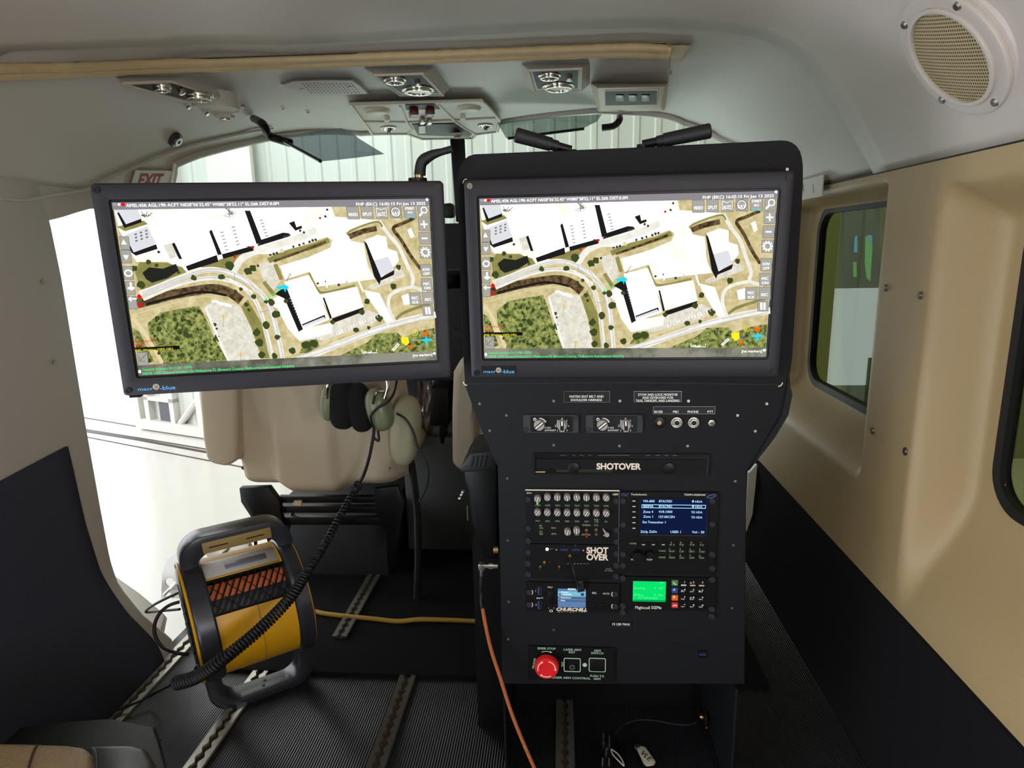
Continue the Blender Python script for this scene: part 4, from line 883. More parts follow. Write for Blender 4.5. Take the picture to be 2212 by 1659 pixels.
# radio control unit
rad = unit('radio_control_unit', 'black radio control unit with a dark blue channel list screen and rows of keys', 'radio control unit', 1340, 1060, 1543, 1240, .004)
a0, b1 = FR.q(1384, 1075); a1, b0 = FR.q(1524, 1152)
m = MB(); m.framef(FR, rrect(a0-.002, a1+.002, b0-.003, b1+.002, .001, 2), rrect(a0, a1, b0, b1, .001, 2), .004, .0055); m.build('screen_surround', 'blackp', rad, bevel=.0003, seg=1)
m = MB(); m.use(emi('radio_screen_navy', lin(18,27,66), .8)); m.bf(FR, a0, a1, b0, b1, .004, .0046); w = emi('radio_text_cyan', lin(175,225,255), 1.15); m.use(w)
for s_, x, y, wd in (('MA-800', 1402, 1080, 22), ('8TAC93D', 1437.5, 1080.3, 26), ('800MA', 1400.5, 1091, 20), ('8TAC94D', 1437.5, 1091.3, 26), ('Zone 4', 1400, 1103, 20), ('418.1000', 1437.5, 1103, 27), ('Zone 1', 1400, 1113.5, 19), ('157.00CSN', 1440, 1114, 31), ('Ext Transceiver 1', 1413, 1125.5, 45), ('ZnUp', 1391.5, 1146, 14.5), ('ZnDn', 1410.5, 1146, 15), ('USER 1', 1459.5, 1146.5, 20), ('Vol - 30', 1508, 1147, 24)): m.tp(FR, s_, x, y+2.4, 5, .005, wpx=wd, bold=.012)
for y in (1081, 1092): m.tp(FR, '♦', 1497, y+2, 4, .005); m.tp(FR, 'HDA', 1509.5, y+2.6, 4.4, .005, wpx=14, bold=.012)
for y in (1104, 1115): m.tp(FR, 'TD HDA', 1505, y+2.6, 4.4, .005, wpx=22, bold=.012)
k = kk; A0, B1 = FR.q(1385.5, 1087); A1, B0 = FR.q(1523, 1096); m.framef(FR, [(A0, B0), (A1, B0), (A1, B1), (A0, B1)], [(A0+k, B0+k), (A1-k, B0+k), (A1-k, B1-k), (A0+k, B1-k)], .0048, .0051)
m.build('screen', None, rad, smooth=False)
m = MB(); m.bf(FR, a0, a1, b0-.0022, b0-.0014, .0055, .0058); m.build('lower_ledge', 'dirt', rad)
m = MB(); m.tp(FR, 'Technisonic', 1380, 1068, 4, .0042, wpx=32); m.tp(FR, 'TDFM-9000/NV', 1501, 1069, 4, .0042, wpx=43); m.tp(FR, 'PUSH', 1370, 1209, 3.6, .0042, wpx=12); m.tp(FR, 'PGM', 1403, 1209, 3.8, .0042, wpx=10)
m.build('lettering', 'white', rad, smooth=False)
m = MB(); m.tp(FR, 'TiC', 1350, 1069, 5.5, .0042, wpx=15, shear=.3); a, b = FR.q(1535.5, 1070); m.stroke(FR, [(a+9*kk*math.cos(t/8*math.pi), b+3*kk*math.sin(t/8*math.pi)+2*kk*math.cos(t/8*math.pi)) for t in range(17)], 1.6*kk, .0042); m.build('logo', mat('dim_blue_print', lin(80,98,150), .5), rad, smooth=False)
m = MB(); KEYS = [('1\nF1', 1452, 1174.5, 8), ('2\nF2', 1472.5, 1174.5, 8), ('3\nF3', 1495.5, 1174.5, 8), ('*\nF4', 1516, 1175, 7), ('4\nMUP', 1451, 1188.5, 11), ('5\nUP', 1472.5, 1189, 8), ('6\nBRT', 1495, 1189, 10), ('0\nCSW', 1516.5, 1189.5, 11), ('7\nMDN', 1451.5, 1202, 11), ('8\nDN', 1472.5, 1202.5, 8), ('9\nDIM', 1494.5, 1202.5, 9), ('#\nTSW', 1515.5, 1203, 10), ('HOME', 1367.5, 1174, 13), ('FUNC', 1431, 1190, 13), ('MODE', 1430.5, 1204, 13)]
for s_, x, y, w in KEYS: a, b = FR.q(x, y-.5); q = MB(); q.rbf(FR, a-9*kk, a+9*kk, b-6*kk, b+6*kk, .004, .006, .0008, 2); o = q.build('key', 'blackp', rad, bevel=.0003, seg=1); q = MB(); q.tp(FR, s_, x, y, 3.6, .0062, wpx=w, bold=.01); q.build('key_lettering', 'nvg', o, smooth=False)
for i in range(6):
    a, b = FR.q(1368.5, 1079+i*11.7); q = MB(); q.rbf(FR, a-6.5*kk, a+6.5*kk, b-4.5*kk, b+4.5*kk, .004, .006, .0008, 2); o = q.build('key', 'blackp', rad, bevel=.0003, seg=1)
    q = MB(); q.bf(FR, a-3*kk, a+3*kk, b-.7*kk, b+.7*kk, .006, .0062); q.build('key_mark', 'white', o)
for x in (1389, 1410, 1431.5):
    a, b = FR.q(x, 1173); q = MB(); q.rbf(FR, a-8*kk, a+8*kk, b-5*kk, b+5*kk, .004, .006, .0008, 2); o = q.build('key', 'blackp', rad, bevel=.0003, seg=1); q = MB(); q.bf(FR, a-3*kk, a+3*kk, b-.6*kk, b+.6*kk, .006, .0062); q.build('key_mark', 'white', o)
knob(rad, 1377, 1197, 11, 30, .004, .014, False, 'blackp'); knob(rad, 1403, 1193.5, 7, 0, .004, .01, False, 'blackp')
for x, y in ((1345, 1080), (1345, 1131), (1345, 1195), (1345, 1219), (1537, 1080), (1537, 1130), (1537, 1195), (1537, 1225)): fast(rad, x, y, .004)
# satellite phone
sat = unit('satellite_phone_panel', 'black phone panel with a bright green screen and coloured call keys', 'phone panel', 1342, 1243, 1543, 1318, .004)
a0, b1 = FR.q(1367, 1252.5); a1, b0 = FR.q(1436.5, 1297)
m = MB(); m.use(emi('sat_green', lin(10,222,105), .95)); m.bf(FR, a0, a1, b0, b1, .004, .0045); m.use(emi('sat_text', lin(90,250,170), 1.0))
for s_, x, y, w in (('Searching', 1381, 1270, 22), ('SAT', 1428, 1270.5, 9), ('SIM Error', 1380, 1285, 20), ('CELL', 1426.5, 1285.5, 11), ('No Tracking Signal', 1400, 1291, 36), ('Z', 1415, 1270, 4), ('Z', 1414.5, 1285, 4), ('[ 96', 1429, 1258.5, 7)): m.tp(FR, s_, x, y, 4, .0047, wpx=w)
m.use(emi('sat_dark_line', lin(10,90,40), .8)); m.flat(FR, [(a0, b0+.0012), (a1, b0+.0012), (a1, b0+.0024), (a0, b0+.0024)], .0047); m.build('screen', None, sat, smooth=False)
m = MB(); m.tp(FR, 'Flightcell', 1388, 1312.5, 6, .0042, wpx=28); m.tp(FR, 'DZMx', 1418.5, 1312.5, 6, .0042, wpx=19, bold=.02); m.build('lettering', 'white', sat, smooth=False)
for k_, (y, colr, s_) in enumerate(((1255.5, (60,110,55), 'c'), (1271.5, (28,55,105), 'A'), (1287.5, (190,85,30), 'B'), (1303.5, (175,40,38), 'h'))):
    a, b = FR.q(1456.5, y); q = MB(); q.rbf(FR, a-6.5*kk, a+6.5*kk, b-6*kk, b+6*kk, .004, .0062, .0008, 3); cm = mat('key_colour', lin(*colr), .4, emit=lin(*colr), es=.35); o = q.build('key', cm, sat, bevel=.0003, seg=1, label=['green call key with a handset', 'blue key marked A', 'orange key marked B', 'red hang-up key'][k_])
    q = MB()
    if s_ in 'AB': q.tp(FR, s_, 1456.5, y+2.2, 5, .0064, bold=.03)
    elif s_ == 'c': q.stroke(FR, [(a-3.2*kk, b+3*kk), (a-2.5*kk, b+.2*kk), (a, b-2.2*kk), (a+3.2*kk, b-3*kk)], 1.5*kk, .0064)
    else: q.stroke(FR, [(a-4*kk, b-1.6*kk), (a-2*kk, b+.6*kk), (a+2*kk, b+.6*kk), (a+4*kk, b-1.6*kk)], 1.8*kk, .0064)
    q.build('key_mark', 'white', o, smooth=False)
G = [['1', '2', '3'], ['4', '5', '6'], ['7', '8', '9'], ['*', '0', '#']]; SUB = [['', '', ''], ['SPOT', 'SPOT', 'SWAP'], ['MAIL', 'RUN', 'MENU'], ['TEXT', 'INST', 'INBOX']]
for r in range(4):
    for c in range(3):
        x, y = 1475+c*19.3, 1256.5+r*16.4+c*.4; a, b = FR.q(x, y); q = MB(); q.rbf(FR, a-8*kk, a+8*kk, b-6.5*kk, b+6.5*kk, .004, .0058, .0008, 2); o = q.build('key', 'blackp', sat, bevel=.0003, seg=1)
        q = MB(); q.use('white'); q.tp(FR, G[r][c], x+4, y+.8, 4, .006, bold=.01)
        if r == 0: q.use(['paper', 'gold', 'gold'][c]); q.bf(FR, a-5*kk, a+6*kk, b-5.5*kk, b-2.4*kk, .0058, .006)
        else: q.tp(FR, SUB[r][c], x, y+4.8, 2.4, .006, wpx=7)
        if (r, c) in ((0, 1), (1, 0), (1, 2), (2, 1)):
            q.use('white'); d = {(0, 1): ((-2, 0), (2, 0), (0, 3)), (1, 0): ((2, -2), (2, 2), (-2, 0)), (1, 2): ((-2, -2), (2, 0), (-2, 2)), (2, 1): ((-2, 3), (0, 0), (2, 3))}[(r, c)]
            q.flat(FR, [(a+(dx-3.5)*kk, b+(dy+.8)*kk) for dx, dy in d], .006)
        q.build('key_mark', None, o, smooth=False)
for x, y in ((1344.5, 1246), (1344.5, 1306), (1344, 1319), (1537, 1249), (1536, 1313), (1536, 1328)): fast(sat if y < 1316 else sat, x, y, .004)
# laser arm panel
las = unit('laser_arm_panel', 'black laser arm panel with a red emergency stop button low on the rack', 'control panel', 1142, 1393, 1328, 1471, .0035)
a, b = FR.q(1181, 1437, .012); r = 26.5*kk
m = MB(); n = 36
rings = [(r*.7, .004), (r*.72, .010), (r, .012), (r, .018), (r*.93, .0215), (r*.6, .0225), (r*.35, .0215), (.0001, .0215)]
m.grid([[FR.p(a+q*math.cos(2*math.pi*i/n), b+q*math.sin(2*math.pi*i/n), o) for i in range(n)] for q, o in rings], closed_u=True); es_ = m.build('emergency_stop_button', 'red', las, label='red mushroom emergency stop button')
m = MB()
for t0, t1 in ((85, 20), (345+360-360, 0), (205, 130)): pass
for t0, t1 in ((78, 0), (-60, -125), (195, 125)):
    L = [(a+r*.72*math.cos(math.radians(t0+(t1-t0)*i/10)), b+r*.72*math.sin(math.radians(t0+(t1-t0)*i/10))) for i in range(11)]; m.stroke(FR, L, 1.6*kk, .0226)
    e = L[-1]; t = math.radians(t1); tx, ty = math.sin(t), -math.cos(t); nx, ny = math.cos(t), math.sin(t); m.flat(FR, [(e[0]+tx*4*kk, e[1]+ty*4*kk), (e[0]+nx*2.6*kk, e[1]+ny*2.6*kk), (e[0]-nx*2.6*kk, e[1]-ny*2.6*kk)], .0227)
m.build('rotation_arrows', 'white', es_, smooth=False)
m = MB()
for s_, x, y, w in (('EMER STOP', 1181, 1401, 34), ('LASER ARM', 1236.5, 1403.5, 33), ('KEY', 1236, 1409, 12), ('ARM', 1290, 1405.5, 13), ('SWITCH', 1290, 1411, 23), ('LASER ARM CONTROL', 1234, 1464.5, 73), ('PUSH TO', 1290, 1460.5, 26), ('ARM', 1289.5, 1466.5, 13)): m.tp(FR, s_, x, y, 4.4, .0037, wpx=w, bold=.012)
m.txt(FR, 'RELEASE', *FR.q(1153.5, 1430), 4.2*kk, .0037, ang=math.radians(80), w=26*kk); m.txt(FR, 'TEST', *FR.q(1215, 1432), 4*kk, .0037, ang=math.radians(90), w=13*kk)
for x in (1236, 1290): aa, bb = FR.q(x, 1433.5); m.framef(FR, rrect(aa-18.5*kk, aa+18.5*kk, bb-17*kk, bb+17*kk, 3.5*kk, 5), rrect(aa-17*kk, aa+17*kk, bb-15.5*kk, bb+15.5*kk, 2.5*kk, 5), .0036, .004)
aa, bb = FR.q(1263, 1433.5); n = 16; m.flat(FR, [(aa+(6 if i % 2 == 0 else 3.6)*kk*math.cos(math.pi*i/n), bb+(6 if i % 2 == 0 else 3.6)*kk*math.sin(math.pi*i/n)) for i in range(2*n)], .0037)
m.stroke(FR, FR.qs([(1170, 1405.5), (1180, 1404), (1190, 1405.5)]), 1.3*kk, .0037); m.flat(FR, FR.qs([(1188, 1403.5), (1193, 1406.5), (1188, 1407.5)]), .0038)
m.build('lettering', 'nvg2', las, smooth=False)
aa, bb = FR.q(1236, 1436); m = MB(); m.ring(FR, aa, bb, 3*kk, 6.5*kk, .0035, .008, 20); o = m.build('key_switch', 'steel', las, bevel=.0003); m = MB(); m.bf(FR, aa-.7*kk, aa+.7*kk, bb-3*kk, bb+3*kk, .0036, .0045); m.build('keyway', 'seal', o)
aa, bb = FR.q(1290, 1433.5); m = MB(); m.rbf(FR, aa-15*kk, aa+15*kk, bb-14*kk, bb+14*kk, .0035, .006, .001, 3); m.build('push_switch', 'blackp', las, bevel=.0005)
# usb socket low right on the rack
aa, bb = FR.q(1517, 1412); m = MB(); m.framef(FR, [(aa-9*kk, bb-8*kk), (aa+9*kk, bb-8*kk), (aa+9*kk, bb+8*kk), (aa-9*kk, bb+8*kk)], [(aa-8*kk, bb-7*kk), (aa+8*kk, bb-7*kk), (aa+8*kk, bb+7*kk), (aa-8*kk, bb+7*kk)], 0, .002); o = m.build('usb_socket', 'blackp', rack); m = MB(); m.bf(FR, aa-8*kk, aa+8*kk, bb-3*kk, bb, 0, .001); m.build('tongue', 'blued', o)
# lid latches on the rack top
for nm, cp_, tip in (('left', (1205, 316), (1113, 291)), ('right', (1418, 306), (1536, 282))):
    Yb = .99; A = at(*cp_, Y=Yb); B = at(*tip, Y=Yb-.01); d = (B-A).normalized()
    root = thing('lid_latch', at(cp_[0], 318 if nm == 'left' else 312, Y=Yb), nm+' black tubular latch handle leaning outward on the rack top', 'latch', 'latch handles on the rack top')
    m = MB(); r0, r1 = (.0062, .0105); m.tube([A-d*.0, A+d*.004, A+d*.010, A+d*.0101, B-d*.002, B], [.0075, .0078, .0078, r1*.9, r1, r1*.8], 20); m.build('grip', 'rub', root, bevel=.0)
    m = MB(); e = A-d*.02; m.tube([e, A], [.006, .0062], 14); m.tube([e-Vector((0, 0, .006)), e+Vector((0, 0, .0))], .008, 12); m.build('pivot', 'blackp', root)
# coax cable on the rack's left flank
Yc = 1.0
cx = thing('coax_cable', at(1041, 1224, Y=Yc), 'copper-coloured coaxial cable hanging from the left flank of the rack', 'cable')
m = MB(); m.tube([at(1076, 1223, Y=Yc), at(1066, 1223, Y=Yc), at(1065.9, 1223, Y=Yc), at(1056, 1223, Y=Yc), at(1055.9, 1223, Y=Yc), at(1044, 1223, Y=Yc)], [.0045, .0045, .0062, .0062, .004, .004], 14); m.build('bnc_plug', 'chrome', cx)
m = MB(); c_ = at(1041, 1223, Y=Yc); m.box(c_, (.011, .011, .011)); m.tube([c_, at(1040, 1244, Y=Yc)], .0042, 12); m.build('elbow', 'steel', cx, bevel=.001)
pts = [(1040, 1243), (1039, 1262), (1040, 1292), (1046, 1335), (1060, 1400), (1080, 1462), (1105, 1540), (1135, 1615), (1175, 1705)]
W = spl([at(x, y, Y=Yc-.012*i if i > 2 else Yc) for i, (x, y) in enumerate(pts)], 8)
m = MB(); m.tube(W[:22], .0033, 10); m.build('black_sleeve', 'rub', cx); m = MB(); m.tube(W[21:], .0031, 10); m.build('jacket', 'copper', cx)
kn = at(1074, 1188, Y=.99); m = MB(); m.tube([kn+Vector((.002, 0, 0)), kn-Vector((.006, 0, 0))], .006, 14); m.build('knurled_nut', 'brass', rack)
# ================================================================ overhead fittings
def sf(px, py, off=0.0, d=5):
    p = onshell(px, py, off)[0]; a = onshell(px+d, py, off)[0]; b = onshell(px, py-d, off)[0]
    return Fr(p, a-p, b-p)
def osp(L, off): return [onshell(x, y, off)[0] for x, y in L]
def cprism(m, outer, face, o0, o1): return m.prism(osp(outer, o0), osp(face, o1))
def prad(fr, rpx, px, py): return abs(fr.q(px+rpx, py)[0]-fr.q(px-rpx, py)[0])/2
def hz(px, py, off=0.0): return Fr(onshell(px, py, off)[0], (1, 0, 0), (0, -1, 0))
flat_mode = [True]
def gasper(root, px, py, rpx, off, nm='air_nozzle', tilt=.0, dark=True):
    fr = (hz if flat_mode[0] else sf)(px, py, off); r = prad(fr, rpx, px, py); m = MB(); m.ring(fr, 0, 0, r*.8, r, -.004, .004, 28); m.ring(fr, 0, 0, r*.62, r*.84, .0, .010, 28); o = m.build(nm, 'chrome', root, bevel=.0006)
    m = MB(); m.cf(fr, 0, 0, r*.63, -.002, .003 if dark else .007, 24); m.build('nozzle_core', 'lens' if dark else 'chrome', o)
def airpanel(label, outer, face, g1, g2, small, th=.026, gl='trim'):
    c = onshell(*g1[:2])[0]; root = thing('air_vent_panel', c, label, 'air vent', 'overhead air vents along the cockpit headliner')
    m = MB(); cprism(m, outer, face, -.008, th); m.build('housing', 'liner2', root, bevel=.002)
    n = len(face); cx_ = sum(q[0] for q in face)/n; cy_ = sum(q[1] for q in face)/n; inn = [(cx_+(x-cx_)*.86, cy_+(y-cy_)*.80) for x, y in face]
    m = MB(); cprism(m, inn, inn, th-.001, th+.001); m.build('recess_plate', 'seal', root)
    m = MB(); P = osp(face, th+.0005); Q = osp(inn, th+.0005); m.tube(P, .0028, 8, closed=True); m.build('rim', gl, root)
    gasper(root, *g1, th); gasper(root, *g2, th, nm='reading_light', dark=False)
    fr = sf(*small, th); m = MB(); m.cf(fr, 0, 0, .007, 0, .012, 14); m.build('small_knob', 'chrome', root, bevel=.001)
airpanel('slanted air vent panel nearest the left wall, under the rolled curtain', [(247, 162), (402, 163), (509, 202), (491, 217), (399, 222), (262, 183)], [(266, 180), (369, 176), (420, 192), (472, 210), (452, 219), (399, 219)], (349, 187, 21), (427, 207, 34), (388, 192))
airpanel('air vent panel just above the overhead switch console', [(783, 144), (940, 143), (975, 188), (955, 208), (864, 208), (801, 163)], [(810, 162), (914, 159), (936, 182), (958, 206), (864, 206), (837, 185)], (853, 171, 25), (903, 193, 36), (902, 175))
airpanel('air vent panel above the rack, left of the dark recessed box', [(1124, 136), (1277, 134), (1276, 180), (1255, 198), (1155, 199), (1133, 187)], [(1142, 152), (1257, 148), (1256, 172), (1255, 196), (1155, 197), (1148, 175)], (1187, 162, 25), (1206, 186, 36), (1230, 164))
b_ = thing('overhead_instrument_box', onshell(1360, 210)[0], 'beige trapezoid overhead box with a dark recessed window, right of the air vents', 'overhead box')
m = MB(); cprism(m, [(1274, 178), (1444, 178), (1436, 240), (1291, 243)], [(1290, 190), (1437, 187), (1429, 232), (1297, 235)], -.008, .045); m.build('housing', 'trim', b_, bevel=.003)
m = MB(); cprism(m, [(1307, 196), (1421, 194), (1420, 225), (1308, 227)], [(1307, 196), (1421, 194), (1420, 225), (1308, 227)], .040, .0465); m.build('dark_window', 'seal', b_)
m = MB(); m.tube(osp([(1307, 196), (1421, 194), (1420, 225), (1308, 227)], .0465), .0016, 6, closed=True); m.build('window_rim', 'trim', b_)
for x in (1330, 1358, 1386): q = MB(); cprism(q, [(x, 206), (x+18, 206), (x+18, 219), (x, 219)], [(x, 206), (x+18, 206), (x+18, 219), (x, 219)], .046, .049); q.build('dial', 'shaft', b_, bevel=.001)
g_ = thing('perforated_overhead_cover', onshell(710, 190)[0], 'flat perforated beige cover panel left of the middle air vent', 'cover panel')
oc = [(602, 180), (628, 171), (700, 168), (765, 169), (788, 184), (803, 204), (730, 208), (658, 210)]; ic = [(612, 183), (635, 176), (700, 173), (760, 174), (780, 188), (793, 202), (728, 205), (660, 206)]
m = MB(); cprism(m, oc, ic, -.008, .010); m.build('cover', 'liner2', g_, bevel=.002)
for i in range(13):
    pass
m = MB()
for i in range(14):
    for j in range(6):
        x = 655+i*8+j*3.4; y = 181+j*3.8; fr = sf(x, y, .0105, 3); m.cf(fr, 0, 0, .0019, 0, .0006, 6)
m.build('perforations', 'dirt', g_); bpy.context.view_layer.update()
for x, y in ((652, 193), (757, 188)): fr = sf(x, y, .0105); m = MB(); m.cf(fr, 0, 0, .005, 0, .0016, 12); m.build('screw', 'steel', g_)
# small round loudspeaker and clip on the left
s_ = thing('round_speaker', onshell(465, 232)[0], 'small round pale loudspeaker grille beside the slanted air vent panel', 'speaker')
fr = hz(465, 231, .012); r = prad(fr, 50, 465, 231)
m = MB(); m.cf(fr, 0, 0, r, -.03, .004, 36); m.build('grille', 'liner2', s_, bevel=.001); m = MB(); m.ring(fr, 0, 0, r*.98, r*1.04, -.004, .006, 36); m.build('rim', 'liner2', s_)
for x, y in ((407, 232), (447, 246), (525, 229)): fr = sf(x, y, .0); m = MB(); m.cf(fr, 0, 0, .005, -.002, .003, 12); m.build('screw', 'steel', s_)
s_ = thing('chrome_catch', onshell(485, 251)[0], 'small chrome catch set in the headliner below the round speaker', 'catch')
fr = hz(485, 251, .012); m = MB(); k = prad(fr, 20, 485, 251); m.rbf(fr, -k, k, -k*.55, k*.55, -.003, .004, .004, 4); m.build('plate', 'liner2', s_, bevel=.001); m = MB(); m.cf(fr, 0, 0, k*.55, .004, .010, 18); m.build('button', 'chrome', s_, bevel=.001)
for (x, y) in ((612, 236), (666, 243)): fr = sf(x, y, 0); m = MB(); m.cf(fr, 0, 0, .004, -.002, .002, 10); m.build('screw', 'steel', cock)
s_ = thing('headliner_grommet', onshell(378, 301)[0], 'round dark ribbed grommet in the headliner above the exit placard', 'grommet')
fr = sf(378, 301, 0); r = prad(fr, 11, 378, 301); m = MB(); m.cf(fr, 0, 0, r, -.003, .006, 24); m.build('disc', 'shaft', s_, bevel=.001); m = MB(); m.ring(fr, 0, 0, r*.25, r*.6, .006, .012, 20); m.build('boss', 'steel', s_)
# overhead console
o_ = thing('overhead_console', onshell(920, 260)[0], 'beige overhead console with vents, switches and red guards at the windshield top', 'overhead console')
OUT = [(751, 222), (900, 218), (1044, 214), (1066, 236), (1084, 259), (1078, 286), (1032, 292), (1023, 301), (911, 303), (878, 291), (800, 291), (776, 257)]
ccx, ccy = 920, 256; INN = [(ccx+(x-ccx)*.97, ccy+(y-ccy)*.94) for x, y in OUT]
m = MB(); cprism(m, OUT, INN, -.012, .018); m.build('body', 'liner2', o_, bevel=.002)
m = MB(); m.tube(osp(INN, .019), .0045, 8, closed=True)
for L in (((781, 262), (880, 263), (980, 259), (1075, 254)),): m.tube(osp(L, .019), .004, 8)
m.build('rim', 'trim', o_)
for L in (((864, 228), (872, 246), (879, 264)), ((948, 226), (964, 243), (981, 260)), ((879, 264), (890, 280), (880, 290)), ((982, 262), (1005, 278), (1030, 291))): m = MB(); m.tube(osp(L, .019), .004, 8); m.build('rib', 'trim', o_)
for x, y, r_ in ((813, 238, 31), (1013, 232, 28)):
    fr = sf(x, y, .018); k = prad(fr, r_, x, y); m = MB(); m.cf(fr, 0, 0, k, 0, .012, 24, k*.75); m.build('vent_bowl', 'trim', o_, bevel=.003)
for x, y in ((835, 250), (999, 246)): fr = sf(x, y, .026); m = MB(); m.bf(fr, -.008, .008, -.012, .012, 0, .016); m.build('vent_lever', 'paper', o_, bevel=.003)
m = MB(); cprism(m, [(875, 227), (938, 225), (950, 236), (877, 238)], [(875, 227), (938, 225), (950, 236), (877, 238)], .018, .021); m.build('switch_plate', 'seal', o_)
for x, y in ((893, 236), (928, 235)): fr = sf(x, y, .02); m = MB(); m.bf(fr, -.012, .012, -.022, .022, 0, .02); m.build('red_switch_guard', 'dred', o_, bevel=.003)
for x, y in ((912, 256), (927, 257)): fr = sf(x, y, .02); m = MB(); m.bf(fr, -.007, .007, -.018, .018, 0, .016); m.build('switch_lever', 'steel', o_, bevel=.002)
for x, y in ((839, 275), (1049, 270)):
    fr = sf(x, y, .018); k = prad(fr, 17, x, y); m = MB(); m.ring(fr, 0, 0, k*.7, k, 0, .006, 24); m.cf(fr, 0, 0, k*.68, 0, .014, 20, k*.4); q = m.build('eyeball_lamp', 'chrome', o_, bevel=.001); m = MB(); m.cf(fr, 0, 0, k*.3, .014, .016, 14); m.build('lamp_eye', 'lens', q)
m = MB(); L = [(890, 269), (982, 268), (1019, 291), (1014, 296), (903, 292)]; cprism(m, L, L, .018, .021); m.build('dark_panel', 'seal', o_)
for L in ([(904, 273), (919, 272), (920, 288), (905, 289)], [(979, 287), (994, 286), (996, 298), (981, 299)]): q = MB(); cprism(q, L, L, .021, .034); q.build('beige_tab', 'trim', o_, bevel=.002)
# sun visors
def visor(label, anchor, poly, arm, gm, rod=None):
    root = thing('sun_visor', anchor, label, 'sun visor', 'tinted sun visors under the windshield top'); m = MB()
    m.prism(poly, [p+Vector((0, .004, .001)) for p in poly]); m.build('tinted_blade', gm, root)
    m = MB(); m.tube(spl(arm, 5), .010, 8); m.build('hinge_arm', 'blackp', root)
    if rod: m = MB(); m.tube(rod, .004, 8); m.build('edge_rod', 'blackp', root)
V = [at(592, 292, Y=1.72), at(640, 291, Y=1.75), at(700, 280, Y=1.80), at(735, 277, Y=1.82), at(752, 281, Y=1.82), at(775, 300, Y=1.72), at(829, 333, Y=1.55), at(760, 342, Y=1.50), at(692, 349, Y=1.46)]
visor('large smoked sun visor hanging on a black arm left of the overhead console', V[0], V, [onshell(548, 256, .004)[0], at(568, 268, Y=1.62), at(580, 292, Y=1.66), at(602, 301, Y=1.67), at(628, 309, Y=1.66)], 'visor', [at(596, 296, Y=1.71), at(692, 348, Y=1.455)])
V = [at(1074, 265, Y=2.12), at(1180, 254, Y=2.12), at(1300, 247, Y=2.12), at(1290, 262, Y=2.12), at(1262, 276, Y=2.06), at(1170, 288, Y=2.04), at(1094, 299, Y=2.02)]
visor('pale clear sun visor with a dark rod above the rack', V[0], V, [onshell(1338, 252)[0], at(1338, 260, Y=2.1), at(1325, 272, Y=2.1), at(1300, 276, Y=2.1)], 'visor2', [at(1097, 299, Y=2.0), at(1262, 278, Y=2.0)])
# round ceiling speaker at the top right
fr = sf(2062, 118, .016, 12); root = thing('ceiling_speaker', fr.O, 'large round speaker grille with a beige ring on the right ceiling shoulder', 'speaker')
def rr_(x, y): a, b = fr.q(x, y); return math.hypot(a, b)
print('spk radii', [round(rr_(*p), 3) for p in ((2110, 280), (2172, 150), (1962, 60), (1980, 60), (2133, 200), (2085, 247), (2037, 238), (2150, 207), (1968, 52))])
RO, RI = .094, .072
m = MB(); m.cf(fr, 0, 0, RO+.016, -.06, -.002, 64, RO+.006); m.build('shoulder_pad', 'liner', root, bevel=.004)
m = MB(); m.ring(fr, 0, 0, RI, RO, -.004, .006, 64); m.build('mounting_ring', 'liner', root, bevel=.002)
m = MB(); m.ring(fr, 0, 0, RI-.003, RI+.003, .004, .011, 64); m.build('inner_rim', 'liner', root, bevel=.001)
gm = mat('woven_grille', lin(150,134,96), .6); nt = gm.node_tree; p_ = nt.nodes['Principled BSDF']; tc = nt.nodes.new('ShaderNodeTexCoord'); wv = []
for ax in ('X', 'Y'):
    w_ = nt.nodes.new('ShaderNodeTexWave'); w_.bands_direction = ax; w_.inputs['Scale'].default_value = 9.5 if ax == 'Y' else 13; nt.links.new(tc.outputs['UV'], w_.inputs[0]); wv.append(w_)
mu = nt.nodes.new('ShaderNodeMath'); mu.operation = 'MULTIPLY'; nt.links.new(wv[0].outputs['Fac'], mu.inputs[0]); nt.links.new(wv[1].outputs['Fac'], mu.inputs[1])
rp = nt.nodes.new('ShaderNodeValToRGB'); rp.color_ramp.elements[0].color = lin(176, 158, 116); rp.color_ramp.elements[1].color = lin(40, 32, 20); rp.color_ramp.elements[0].position = .15; rp.color_ramp.elements[1].position = .55
nt.links.new(mu.outputs[0], rp.inputs[0]); nt.links.new(rp.outputs[0], p_.inputs['Base Color'])
m = MB(); n = 48; m.grid([[fr.p(q*math.cos(2*math.pi*i/n), q*math.sin(2*math.pi*i/n), .004-.006*(q/RI)**2*0+.003*(1-(q/RI)**2)) for i in range(n)] for q in (RI, RI*.8, RI*.6, RI*.4, RI*.2, .0003)], closed_u=True); go = m.build('grille', gm, root)
uv = go.data.uv_layers.new(name='UVMap')
for lp in go.data.loops:
    c = go.data.vertices[lp.vertex_index].co+rootloc(root)-fr.O; uv.data[lp.index].uv = (c.dot(fr.U)*6.2, c.dot(fr.V)*6.2)
for x, y in ((1968, 52), (2037, 238), (2150, 207), (2079, -2)):
    a, b = fr.q(x, y); k = (RO-.008)/math.hypot(a, b); m = MB(); m.cf(fr, a*k, b*k, .0062, .006, .009, 16, .0045); m.build('screw', 'steel', root)
